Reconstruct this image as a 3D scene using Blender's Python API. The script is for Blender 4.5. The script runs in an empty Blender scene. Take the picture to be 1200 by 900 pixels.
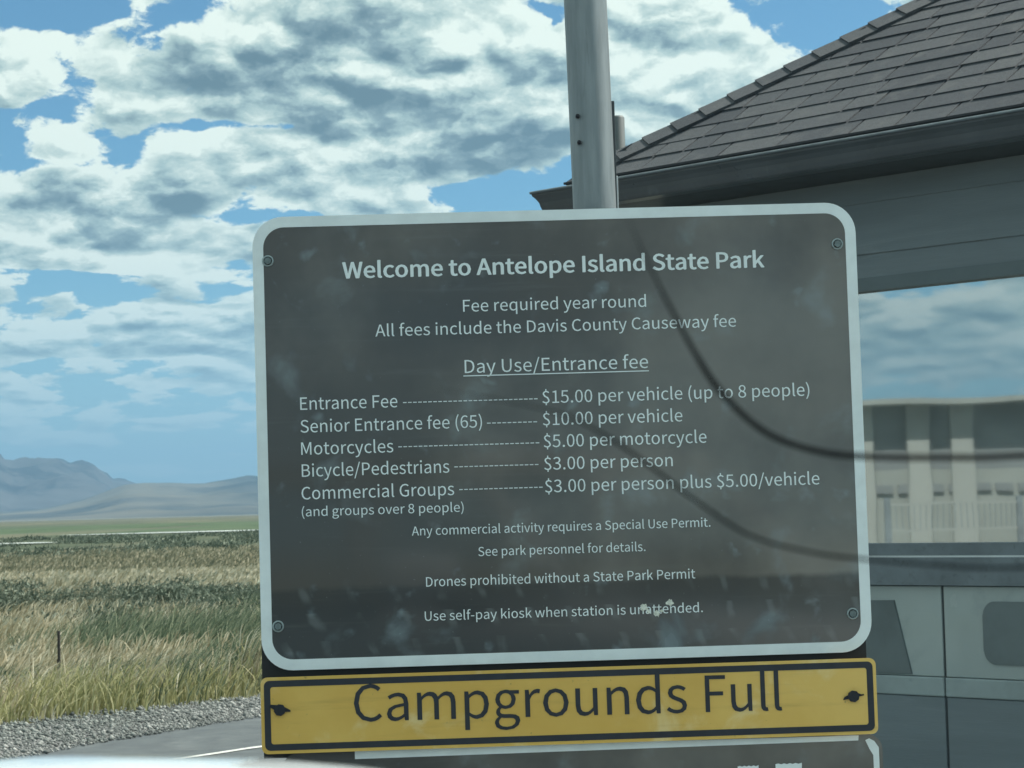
import bpy, bmesh, math, random, json
import numpy as np
from mathutils import Vector, Matrix, Quaternion

random.seed(7); rng = np.random.default_rng(7)
# look of the sky and the air
SKY_TINT = (0.30, 0.54, 0.60)
SIDE_COVER = [(-97.6, 4.6, 2.2, .9, .12), (-100.0, 3.6, 3.0, .5, .10), (-101.5, 4.8, 1.2, .9, .14), (-98.5, 5.4, 1.6, .3, -.12)]
COVER_PX = [(60, 32, 120, 16, -.20), (210, 40, 50, 26, -.15), (640, 15, 50, 22, -.14), (960, 30, 70, 34, -.20), (1010, 10, 60, 40, -.12), (320, 152, 90, 9, -.20),
            (50, 202, 60, 7, -.18), (320, 256, 70, 9, -.24), (570, 226, 60, 16, -.22), (90, 335, 100, 18, -.24), (50, 140, 30, 10, -.10), (260, 340, 50, 9, -.10),
            (430, 110, 190, 80, .16), (100, 100, 140, 50, .12), (400, 195, 220, 26, .14), (810, 115, 120, 55, .22), (740, 40, 60, 40, .10), (160, 240, 130, 26, .20), (150, 290, 170, 20, .16),
            (140, 380, 180, 16, .14), (130, 418, 180, 10, .12), (250, 450, 90, 8, .12), (60, 474, 60, 7, .10), (110, 508, 18, 8, .22), (185, 498, 20, 6, .16), (130, 550, 90, 8, .14),
            (150, 520, 300, 12, -.05), (200, 400, 200, 40, .09), (60, 445, 160, 10, .08), (210, 475, 120, 8, .10), (780, 30, 70, 25, .10), (880, 60, 40, 14, .10), (400, 60, 300, 60, .08)]
DARK_PX = [(430, 95, 150, 50, .46), (600, 165, 120, 24, .42), (200, 240, 52, 17, .66), (75, 240, 42, 13, .56), (180, 112, 80, 24, .32), (330, 60, 60, 30, .20), (640, 165, 50, 30, .2),
           (150, 300, 160, 8, .16), (150, 400, 200, 8, .20), (150, 445, 200, 12, .18), (150, 378, 200, 7, -.45), (200, 425, 150, 5, -.40), (60, 398, 100, 5, -.3), (230, 470, 80, 5, -.35), (150, 552, 60, 6, -.4), (560, 226, 90, 12, .08), (420, 214, 70, 8, .15),
           (60, 85, 90, 35, -.22), (250, 60, 90, 16, -.30), (540, 40, 90, 36, -.28), (300, 190, 170, 18, -.24), (510, 100, 60, 14, -.40), (790, 100, 80, 45, -.25), (140, 200, 60, 8, -.3), (60, 275, 90, 10, -.2)]
COV_T, COV_W, REL_G, LUM_B, THICK_G, PUFF = .285, .065, 4.0, .80, .20, .30
CLOUD_RAMP = [(0.0, (.62, 1.05, 1.22)), (0.30, (1.35, 1.95, 2.05)), (0.55, (2.6, 3.45, 3.25)), (0.78, (3.9, 4.65, 4.2)), (1.0, (5.5, 6.1, 5.4))]
HAZE = 8.0e-5

S = bpy.context.scene
C = S.collection
PI = math.pi

# ------------------------------------------------------------------ camera
cam_d = bpy.data.cameras.new('camera'); cam = bpy.data.objects.new('camera', cam_d); C.objects.link(cam)
cam_d.sensor_width = 36.0; cam_d.lens = 78.0; cam_d.clip_start = 0.02; cam_d.clip_end = 90000
_R = Vector((0.99965732, 0.00144758, -0.02613689)); _U = Vector((0.02617695, -0.05528092, 0.99812764)); _F = Vector((0, 0.99846979, 0.05529987))
m = Matrix((_R, _U, -_F)).transposed().to_4x4(); m.translation = Vector((0, 0, 1.3)); cam.matrix_world = m
cam_d.dof.use_dof = True; cam_d.dof.focus_distance = 4.5; cam_d.dof.aperture_fstop = 28
S.camera = cam

# ------------------------------------------------------------------ light, exposure
SUN_EL, SUN_AZ = math.radians(50), math.radians(76)      # high on the right, a little ahead: the sign's face and the booth's front are in shade
sd = bpy.data.lights.new('sun', 'SUN'); sd.energy = 3.7; sd.angle = math.radians(0.6); sd.color = (1.0, 0.95, 0.86)
sun = bpy.data.objects.new('sun', sd); C.objects.link(sun)
sdir = Vector((math.sin(SUN_AZ) * math.cos(SUN_EL), math.cos(SUN_AZ) * math.cos(SUN_EL), math.sin(SUN_EL)))
sun.rotation_euler = sdir.to_track_quat('Z', 'Y').to_euler(); sun.location = (0, 0, 30)
S.view_settings.view_transform = 'Standard'; S.view_settings.look = 'None'; S.view_settings.gamma = 1.0
S.view_settings.exposure = 0.86; S.view_settings.use_curve_mapping = False
S.cycles.max_bounces = 6; S.cycles.volume_bounces = 0; S.cycles.use_denoising = True
S.cycles.sample_clamp_indirect = 4.0

# ------------------------------------------------------------------ node helpers
class NT:
    def __init__(s, tree): s.t = tree; s.n = tree.nodes; s.l = tree.links
    def node(s, typ, **kw):
        n = s.n.new(typ)
        for k, v in kw.items(): setattr(n, k, v)
        return n
    def put(s, sock, v):
        if v is None: return
        if hasattr(v, 'is_linked') or hasattr(v, 'links'): s.l.new(v, sock)
        else: sock.default_value = v
    def math(s, op, a, b=None, c=None, clamp=False):
        n = s.node('ShaderNodeMath', operation=op, use_clamp=clamp)
        for i, v in enumerate((a, b, c)): s.put(n.inputs[i], v)
        return n.outputs[0]
    def noise(s, vec, scale, detail=4, rough=.55, dist=0.0, color=False, dims='3D'):
        n = s.node('ShaderNodeTexNoise', noise_dimensions=dims)
        s.put(n.inputs['Vector'], vec); s.put(n.inputs['Scale'], scale); s.put(n.inputs['Detail'], detail); s.put(n.inputs['Roughness'], rough); s.put(n.inputs['Distortion'], dist)
        return n.outputs['Color' if color else 0]
    def ramp(s, fac, stops, interp='LINEAR'):
        n = s.node('ShaderNodeValToRGB'); s.put(n.inputs[0], fac); r = n.color_ramp; r.interpolation = interp
        while len(r.elements) < len(stops): r.elements.new(0.5)
        for e, (p, c) in zip(r.elements, stops): e.position = p; e.color = (*c, 1) if len(c) == 3 else c
        return n.outputs[0]
    def mix(s, fac, a, b, blend='MIX'):
        n = s.node('ShaderNodeMix', data_type='RGBA', blend_type=blend)
        s.put(n.inputs[0], fac)
        for sock, v in ((n.inputs[6], a), (n.inputs[7], b)):
            s.put(sock, (*v, 1) if isinstance(v, tuple) and len(v) == 3 else v)
        return n.outputs[2]
    def maprange(s, v, a, b, c=0.0, d=1.0, smooth=True):
        n = s.node('ShaderNodeMapRange', interpolation_type='SMOOTHSTEP' if smooth else 'LINEAR')
        for i, x in enumerate((v, a, b, c, d)): s.put(n.inputs[i], x)
        return n.outputs[0]
    def comb(s, x, y, z):
        n = s.node('ShaderNodeCombineXYZ')
        for i, v in enumerate((x, y, z)): s.put(n.inputs[i], v)
        return n.outputs[0]
    def sep(s, v):
        n = s.node('ShaderNodeSeparateXYZ'); s.put(n.inputs[0], v); return n.outputs

# ------------------------------------------------------------------ world: nishita sky under a broken layer of clouds
W = bpy.data.worlds.new('World'); S.world = W; W.use_nodes = True
N = NT(W.node_tree); N.n.clear()
tc = N.node('ShaderNodeTexCoord').outputs['Generated']
dx, dy, dz = N.sep(tc)
sky = N.node('ShaderNodeTexSky', sky_type='NISHITA'); sky.sun_disc = False; sky.sun_elevation = SUN_EL; sky.sun_rotation = SUN_AZ
sky.altitude = 1280; sky.air_density = 1.0; sky.dust_density = 0.6; sky.ozone_density = 2.0
skyc = N.mix(1.0, sky.outputs[0], SKY_TINT, 'MULTIPLY')
zc = N.math('MAXIMUM', dz, 0.0)
az = N.math('MULTIPLY', N.math('ARCTAN2', dx, dy), 57.2958)
el = N.math('MULTIPLY', N.math('ARCSINE', zc), 57.2958)
# clouds get flatter towards the horizon
zw = N.math('MULTIPLY', N.math('LOGARITHM', N.math('ADD', zc, 0.05), math.e), 0.42)
cv = N.comb(dx, dy, zw)
warp = N.noise(cv, 9.0, 3, .5, color=True)
cvw = N.node('ShaderNodeVectorMath', operation='MULTIPLY_ADD'); N.put(cvw.inputs[0], warp); cvw.inputs[1].default_value = (.03, .03, .03); N.put(cvw.inputs[2], cv)
cvw = cvw.outputs[0]
def vadd(v, o):
    n = N.node('ShaderNodeVectorMath', operation='ADD'); N.put(n.inputs[0], v); n.inputs[1].default_value = o; return n.outputs[0]
def puff(v, sc, det=1.3):
    n = N.node('ShaderNodeTexVoronoi', feature='F1'); N.put(n.inputs['Vector'], v); n.inputs['Scale'].default_value = sc; n.inputs['Detail'].default_value = det; n.inputs['Roughness'].default_value = .55; return n.outputs['Distance']
w2 = N.noise(cv, 60.0, 4, .6, color=True)
cw2 = N.node('ShaderNodeVectorMath', operation='MULTIPLY_ADD'); N.put(cw2.inputs[0], w2); cw2.inputs[1].default_value = (.014, .014, .014); N.put(cw2.inputs[2], cvw); cw2 = cw2.outputs[0]
UP = (0.003, 0.0, 0.011)
def field(v):
    return N.math('SUBTRACT', N.noise(v, 11.5, 8, .60), N.math('MULTIPLY', N.math('SUBTRACT', puff(v, 26.0), .42), PUFF))
f1 = field(cw2)
f2 = field(vadd(cw2, UP))
fine = N.noise(cw2, 48.0, 8, .70)
def blobs(lst):
    tot = None
    for (a, e, sa, se, w) in lst:
        u = N.math('DIVIDE', N.math('SUBTRACT', az, a), sa); v = N.math('DIVIDE', N.math('SUBTRACT', el, e), se)
        g = N.math('MULTIPLY', N.math('EXPONENT', N.math('MULTIPLY', N.math('ADD', N.math('MULTIPLY', u, u), N.math('MULTIPLY', v, v)), -1.0)), w)
        tot = g if tot is None else N.math('ADD', tot, g)
    return tot
def px(x, y, sx, sy, w):           # cloud positions noted as plain angles: azimuth right of north, elevation
    return ((x - 600) * .02204 + 0.0262 * (450 - y) * .022, (594 + 0.0262 * (600 - x) - y) * .02204, sx * .02204, sy * .02204, w)
COVER = [px(*q) for q in COVER_PX] + SIDE_COVER
DARK = [px(*q) for q in DARK_PX]
bc = blobs(COVER); bd = blobs(DARK)
dens = N.math('ADD', f1, N.math('ADD', bc, N.math('MULTIPLY', N.math('SUBTRACT', fine, .5), .34)))
# a thinner, hazier layer close to the horizon
lowthr = N.maprange(el, .8, 4.5, .425, COV_T)
cov = N.maprange(N.math('SUBTRACT', dens, lowthr), 0.0, COV_W)
cov = N.math('MULTIPLY', cov, N.maprange(el, 0.0, 3.5, .5, 1.0))
rel = N.math('SUBTRACT', f1, f2)
thick = N.maprange(N.math('SUBTRACT', dens, lowthr), 0.02, .36)
lum = N.math('ADD', N.math('ADD', N.math('MULTIPLY', rel, REL_G), LUM_B), N.math('MULTIPLY', thick, -THICK_G))
lum = N.math('ADD', lum, N.math('MULTIPLY', N.math('SUBTRACT', fine, .5), 1.25))
lum = N.math('SUBTRACT', lum, bd)
rim = N.maprange(N.math('SUBTRACT', dens, lowthr), 0.03, .13, .22, 0.0)
lum = N.math('ADD', lum, rim)
cc = N.ramp(lum, CLOUD_RAMP)
# away from the view the deck is the same broken layer
fin = N.mix(cov, skyc, cc)
# pale air at the horizon
fin = N.mix(N.maprange(el, 0.0, 7.5, .62, 0.0), fin, (2.35, 4.1, 4.7))
bg = N.node('ShaderNodeBackground'); N.put(bg.inputs[0], fin); bg.inputs[1].default_value = 0.1
wo = N.node('ShaderNodeOutputWorld'); N.l.new(bg.outputs[0], wo.inputs[0])

# ------------------------------------------------------------------ materials
def mat(name, col=(.5, .5, .5), rough=.6, metal=0.0, var=0.0, scale=8.0, col2=None, bump=0.0, bscale=60.0, coat=0.0, spec=.5, stretch=(1, 1, 1), stain=None):
    M = bpy.data.materials.new(name); M.use_nodes = True
    n = NT(M.node_tree); b = n.n['Principled BSDF']
    o = n.node('ShaderNodeTexCoord').outputs['Object']
    mp = n.node('ShaderNodeMapping'); n.put(mp.inputs[0], o); mp.inputs['Scale'].default_value = stretch; o = mp.outputs[0]
    c2 = col2 or tuple(min(1, x * (1 - var)) for x in col)
    fac = n.maprange(n.noise(o, scale, 6, .6), .3, .7)
    c = n.mix(fac, c2, col) if (var or col2) else None
    if stain:
        sc, th, scol, amt = stain
        f = n.math('MULTIPLY', n.maprange(n.noise(o, sc, 7, .62, .6), th, th + .16), amt)
        c = n.mix(f, c if c is not None else col, scol)
    if c is not None: n.put(b.inputs['Base Color'], c)
    else: b.inputs['Base Color'].default_value = (*col, 1)
    n.put(b.inputs['Roughness'], n.math('ADD', n.math('MULTIPLY', n.noise(o, scale * 2.3, 4), .16), rough - .08))
    b.inputs['Metallic'].default_value = metal; b.inputs['Coat Weight'].default_value = coat; b.inputs['Specular IOR Level'].default_value = spec
    if bump:
        bp = n.node('ShaderNodeBump'); bp.inputs['Strength'].default_value = bump; bp.inputs['Distance'].default_value = .01
        n.put(bp.inputs['Height'], n.noise(o, bscale, 5, .6)); n.l.new(bp.outputs[0], b.inputs['Normal'])
    return M
M = {}
M['steel'] = mat('galvanised_steel', (.29, .33, .34), .50, .30, col2=(.19, .225, .235), scale=5, stretch=(6, 6, .7), bump=.05, stain=(9, .60, (.12, .14, .15), .6))
M['steel_light'] = mat('light_metal', (.75, .8, .8), .4, .3, var=.1)
M['bolt'] = mat('bolt_metal', (.42, .50, .50), .45, .6, var=.25, scale=120)
M['bolt_dark'] = mat('dark_bolt', (.035, .04, .05), .5, .5, var=.3, scale=100)
M['board'] = mat('black_board', (.022, .024, .026), .6, 0, var=.3, scale=20)
M['white_print'] = mat('white_reflective_print', (.90, .98, .97), .45, 0, var=.10, scale=14, stain=(60, .66, (.35, .38, .38), .5))
M['black_print'] = mat('black_vinyl', (.028, .034, .045), .5, 0, var=.25, scale=30)
M['trim_dark'] = mat('dark_metal_trim', (.055, .068, .075), .5, 0, var=.2, scale=6)
M['gutter'] = mat('gutter_paint', (.075, .092, .105), .30, 0, var=.22, scale=3, stain=(7, .58, (.12, .145, .16), .5))
M['siding'] = mat('slate_siding', (.20, .245, .262), .62, 0, var=.16, scale=2.2, bump=.12, bscale=40, stretch=(.4, 2, 5), stain=(3.5, .56, (.25, .295, .31), .5))
M['head_trim'] = mat('window_head_trim', (.13, .17, .18), .55, 0, var=.15, scale=5)
M['ledge'] = mat('ledge_metal', (.19, .23, .25), .45, .2, var=.25, scale=7, stain=(30, .55, (.09, .11, .12), .5))
M['ledge_light'] = mat('pale_rail', (.33, .40, .40), .4, 0, var=.2, scale=6, stain=(12, .55, (.20, .25, .26), .6))
M['reflection_tone'] = mat('dark_wall_reflection', (.155, .195, .20), .35, 0, var=.3, scale=3)  # tone of the dark reflections laid over the lower panels
M['panel'] = mat('lower_panel_paint', (.37, .44, .43), .25, 0, var=.12, scale=2, coat=.5, stain=(2.2, .55, (.26, .32, .325), .7))
M['lip_highlight'] = mat('gutter_edge_highlight', (.26, .31, .33), .4, 0, var=.4, scale=9)  # edge highlight put into the colour: paler than the gutter paint
M['post_grey'] = mat('grey_painted_post', (.13, .155, .155), .6, 0, var=.3, scale=9, stretch=(1, 1, .3))
M['glint'] = mat('painted_white_glint', (.88, .90, .80), .9, 0, col2=(.55, .57, .48), scale=220)  # pale tone of the painted glint on the sign
M['dark'] = mat('dark_interior', (.02, .022, .025), .8)
M['deck'] = mat('roof_deck', (.035, .04, .045), .8)
M['rubber'] = mat('black_rubber', (.012, .012, .014), .6)
M['reflection_strand'] = mat('black_strand_reflection', (.008, .009, .010), .9, spec=0.0)  # dark tone of the added car-window reflections
M['car_white'] = mat('white_car_paint', (.80, .84, .84), .25, 0, coat=1.0)
M['concrete'] = mat('concrete', (.33, .33, .31), .85, 0, var=.2, scale=4, bump=.3, bscale=60)
M['stucco'] = mat('pale_stucco', (.22, .25, .24), .85, 0, var=.15, scale=1.5, bump=.2, bscale=30)
M['red'] = mat('faded_red_paint', (.42, .12, .10), .6, 0, var=.2)
M['old_wood'] = mat('weathered_post', (.07, .065, .06), .85, 0, var=.3, scale=20, stretch=(1, 1, .2))

# faded dark brown sign sheet: streaked, specked, glossy, with car-window glare and reflections put into its colour
def sign_face():
    m_ = bpy.data.materials.new('faded_brown_sheet'); m_.use_nodes = True; n = NT(m_.node_tree); b = n.n['Principled BSDF']
    o = n.node('ShaderNodeTexCoord').outputs['Object']
    x, y, z = n.sep(o)
    # car-window glare painted as a paler tone, left off along the bottom; z runs up the sheet from its lower edge
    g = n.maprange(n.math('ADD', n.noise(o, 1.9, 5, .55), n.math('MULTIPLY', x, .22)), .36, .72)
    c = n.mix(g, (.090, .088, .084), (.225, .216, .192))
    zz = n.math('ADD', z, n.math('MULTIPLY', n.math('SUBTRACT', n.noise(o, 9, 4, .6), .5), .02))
    reflection_band = n.maprange(zz, .150, .166, 1.0, 0.0)  # dark band of a car-window reflection, put into the colour
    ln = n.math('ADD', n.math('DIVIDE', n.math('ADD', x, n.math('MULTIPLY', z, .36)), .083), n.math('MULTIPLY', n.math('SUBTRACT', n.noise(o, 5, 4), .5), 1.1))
    bar = n.maprange(n.math('ABSOLUTE', n.math('SUBTRACT', n.math('FRACT', ln), .5)), .03, .14, 1.0, 0.0)  # slanted light bars of that reflection, painted over the band
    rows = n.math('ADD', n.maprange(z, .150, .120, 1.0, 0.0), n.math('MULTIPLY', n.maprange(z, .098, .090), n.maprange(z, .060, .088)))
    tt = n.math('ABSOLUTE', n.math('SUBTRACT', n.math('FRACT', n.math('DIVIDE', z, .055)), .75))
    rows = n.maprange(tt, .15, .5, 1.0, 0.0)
    c = n.mix(n.math('MULTIPLY', reflection_band, .78), c, (.044, .051, .055))
    c = n.mix(n.math('MULTIPLY', n.math('MULTIPLY', reflection_band, n.math('MULTIPLY', bar, n.math('MULTIPLY', rows, n.maprange(n.noise(o, 11, 3), .35, .6)))), .50), c, (.17, .19, .19))
    glare_blot = n.maprange(n.noise(o, 8.0, 4, .5, .3), .56, .80)  # pale blotches of car-window glare, painted in
    glare_blot2 = n.maprange(n.noise(o, 17.0, 3, .5, .2), .62, .80)
    glare_blot = n.math('MAXIMUM', glare_blot, n.math('MULTIPLY', glare_blot2, .8))
    c = n.mix(n.math('MULTIPLY', glare_blot, .52), c, (.30, .38, .41))
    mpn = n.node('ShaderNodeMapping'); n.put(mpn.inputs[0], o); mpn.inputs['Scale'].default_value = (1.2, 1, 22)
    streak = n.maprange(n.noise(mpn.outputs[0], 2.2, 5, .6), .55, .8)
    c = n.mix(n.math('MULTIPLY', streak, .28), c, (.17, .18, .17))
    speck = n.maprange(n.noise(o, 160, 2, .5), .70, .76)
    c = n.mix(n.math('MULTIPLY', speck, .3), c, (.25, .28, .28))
    n.put(b.inputs['Base Color'], c)
    n.put(b.inputs['Roughness'], n.math('ADD', .08, n.math('MULTIPLY', glare_blot, .25)))
    b.inputs['Specular IOR Level'].default_value = .5
    return m_
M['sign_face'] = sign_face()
def yellow_face():
    m_ = bpy.data.materials.new('yellow_sheet'); m_.use_nodes = True; n = NT(m_.node_tree); b = n.n['Principled BSDF']
    o = n.node('ShaderNodeTexCoord').outputs['Object']
    c = n.mix(n.maprange(n.noise(o, 2.6, 5, .6), .35, .65), (.74, .46, .095), (.84, .56, .14))
    c = n.mix(n.math('MULTIPLY', n.maprange(n.noise(o, 9, 6, .6, .5), .54, .74), .65), c, (.90, .74, .38))
    mpn = n.node('ShaderNodeMapping'); n.put(mpn.inputs[0], o); mpn.inputs['Scale'].default_value = (1, 1, 14)
    c = n.mix(n.math('MULTIPLY', n.maprange(n.noise(mpn.outputs[0], 3, 4, .6), .52, .75), .55), c, (.56, .35, .08))
    c = n.mix(n.math('MULTIPLY', n.maprange(n.noise(o, 70, 4, .6), .66, .74), .5), c, (.20, .15, .06))
    n.put(b.inputs['Base Color'], c); b.inputs['Roughness'].default_value = .28
    return m_
M['yellow'] = yellow_face()
def shingle_mat():
    m_ = bpy.data.materials.new('asphalt_shingle'); m_.use_nodes = True; n = NT(m_.node_tree); b = n.n['Principled BSDF']
    o = n.node('ShaderNodeTexCoord').outputs['Object']
    oi = n.node('ShaderNodeObjectInfo').outputs['Random']
    base = n.ramp(oi, [(0, (.045, .055, .066)), (.5, (.060, .071, .082)), (1, (.082, .092, .100))])
    gr = n.noise(o, 330, 3, .7)
    c = n.mix(n.maprange(gr, .40, .62), n.mix(1, base, (.55, .55, .55), 'MULTIPLY'), n.mix(1, base, (1.35, 1.35, 1.35), 'MULTIPLY'))
    c = n.mix(n.math('MULTIPLY', n.maprange(n.noise(o, 9, 5, .6), .5, .75), .45), c, (.12, .125, .125))
    n.put(b.inputs['Base Color'], c); b.inputs['Roughness'].default_value = .85
    bp = n.node('ShaderNodeBump'); bp.inputs['Strength'].default_value = .5; bp.inputs['Distance'].default_value = .003; n.put(bp.inputs['Height'], gr); n.l.new(bp.outputs[0], b.inputs['Normal'])
    return m_
M['shingle'] = shingle_mat()
def window_glass():
    m_ = bpy.data.materials.new('tinted_reflective_glass'); m_.use_nodes = True; n = NT(m_.node_tree); n.n.clear()
    g = n.node('ShaderNodeBsdfGlossy'); g.inputs['Roughness'].default_value = .022; g.inputs['Color'].default_value = (.92, .94, .92, 1)
    d = n.node('ShaderNodeBsdfDiffuse'); o = n.node('ShaderNodeTexCoord').outputs['Object']
    n.put(d.inputs['Color'], n.mix(n.maprange(n.noise(o, 3, 6, .6, .3), .4, .75), (.17, .21, .215), (.34, .40, .39)))
    bp = n.node('ShaderNodeBump'); bp.inputs['Strength'].default_value = .08; bp.inputs['Distance'].default_value = .01; n.put(bp.inputs['Height'], n.noise(o, 1.6, 2, .4)); n.l.new(bp.outputs[0], g.inputs['Normal'])
    mx = n.node('ShaderNodeMixShader'); mx.inputs[0].default_value = .66; n.l.new(d.outputs[0], mx.inputs[1]); n.l.new(g.outputs[0], mx.inputs[2])
    out = n.node('ShaderNodeOutputMaterial'); n.l.new(mx.outputs[0], out.inputs[0]); return m_
M['glass'] = window_glass()

# ------------------------------------------------------------------ mesh and naming helpers
def mesh_obj(name, verts, faces, material, parent=None, smooth=False, loc=None):
    me = bpy.data.meshes.new(name); me.from_pydata([tuple(v) for v in verts], [], faces); me.update()
    return mk(name, me, material, parent, smooth, loc)
def mk(name, me, material, parent=None, smooth=False, loc=None):
    if material is not None: me.materials.append(material)
    if smooth: me.polygons.foreach_set('use_smooth', [True] * len(me.polygons))
    o = bpy.data.objects.new(name, me); C.objects.link(o)
    if parent is not None: o.parent = parent
    if loc is not None: o.location = loc
    return o
def bm_obj(name, bm, material, parent=None, smooth=False, loc=None):
    bmesh.ops.recalc_face_normals(bm, faces=bm.faces[:])
    me = bpy.data.meshes.new(name); bm.to_mesh(me); bm.free()
    return mk(name, me, material, parent, smooth, loc)
def tag(o, label=None, cat=None, group=None, kind=None):
    for k, v in (('label', label), ('category', cat), ('group', group), ('kind', kind)):
        if v: o[k] = v
    return o
def empty(name, loc=(0, 0, 0), rotz=0.0, mtx=None):
    o = bpy.data.objects.new(name, None); C.objects.link(o); o.empty_display_size = .2
    if mtx is not None: o.matrix_world = mtx
    else: o.location = loc; o.rotation_euler = (0, 0, rotz)
    return o
def add_box(bm, lo, hi, bevel=0.0):
    r = bmesh.ops.create_cube(bm, size=1.0); vs = r['verts']
    for v in vs:
        v.co = Vector([lo[i] + (hi[i] - lo[i]) * (v.co[i] + .5) for i in range(3)])
    if bevel:
        es = list({e for v in vs for e in v.link_edges})
        bmesh.ops.bevel(bm, geom=es, offset=bevel, segments=2, affect='EDGES', profile=.6)
def box(name, lo, hi, material, parent=None, bevel=0.0):
    bm = bmesh.new(); add_box(bm, lo, hi, bevel); return bm_obj(name, bm, material, parent)
def add_tube(bm, pts, radii, seg=12, cap=True):
    pts = [Vector(p) for p in pts]
    if not hasattr(radii, '__len__'): radii = [radii] * len(pts)
    rings = []; prev = None
    for i, p in enumerate(pts):
        d = (pts[min(i + 1, len(pts) - 1)] - pts[max(i - 1, 0)]).normalized()
        if prev is None:
            a = d.orthogonal().normalized()
        else:
            a = (prev - d * prev.dot(d)).normalized()
        prev = a; b = d.cross(a)
        rings.append([bm.verts.new(p + (a * math.cos(t) + b * math.sin(t)) * radii[i]) for t in [2 * PI * k / seg for k in range(seg)]])
    for r0, r1 in zip(rings, rings[1:]):
        for k in range(seg): bm.faces.new((r0[k], r0[(k + 1) % seg], r1[(k + 1) % seg], r1[k]))
    if cap: bm.faces.new(rings[0][::-1]); bm.faces.new(rings[-1])
def tube(name, pts, radii, material, parent=None, seg=12):
    bm = bmesh.new(); add_tube(bm, pts, radii, seg); return bm_obj(name, bm, material, parent, smooth=True)
def rr(x0, z0, x1, z1, r, seg=8):
    out = []
    for cx, cz, a0 in ((x1 - r, z1 - r, 0), (x0 + r, z1 - r, 90), (x0 + r, z0 + r, 180), (x1 - r, z0 + r, 270)):
        for k in range(seg + 1):
            a = math.radians(a0 + 90 * k / seg); out.append((cx + r * math.cos(a), cz + r * math.sin(a)))
    return out
def add_sheet(bm, outline, y0, y1):       # a closed outline in x-z pulled out between two y
    f = [bm.verts.new((x, y0, z)) for x, z in outline]; b = [bm.verts.new((x, y1, z)) for x, z in outline]
    bm.faces.new(f); bm.faces.new(b[::-1])
    for i in range(len(f)): j = (i + 1) % len(f); bm.faces.new((f[i], b[i], b[j], f[j]))
def add_ring(bm, o_out, o_in, y0, y1):
    n = len(o_out); V = [[bm.verts.new((x, y, z)) for x, z in o] for o in (o_out, o_in) for y in (y0, y1)]
    of, ob, if_, ib = V
    for i in range(n):
        j = (i + 1) % n
        bm.faces.new((of[i], of[j], if_[j], if_[i])); bm.faces.new((ob[j], ob[i], ib[i], ib[j])); bm.faces.new((of[j], of[i], ob[i], ob[j])); bm.faces.new((if_[i], if_[j], ib[j], ib[i]))
def tri_mesh(name, V, F, material, parent=None):
    V = np.asarray(V, np.float32); F = np.asarray(F, np.int32)
    me = bpy.data.meshes.new(name); me.vertices.add(len(V)); me.vertices.foreach_set('co', V.ravel())
    me.loops.add(F.size); me.loops.foreach_set('vertex_index', F.ravel()); me.polygons.add(len(F))
    me.polygons.foreach_set('loop_start', np.arange(0, F.size, F.shape[1], dtype=np.int32)); me.polygons.foreach_set('loop_total', np.full(len(F), F.shape[1], np.int32))
    me.update(); me.validate()
    return mk(name, me, material, parent)

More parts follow.
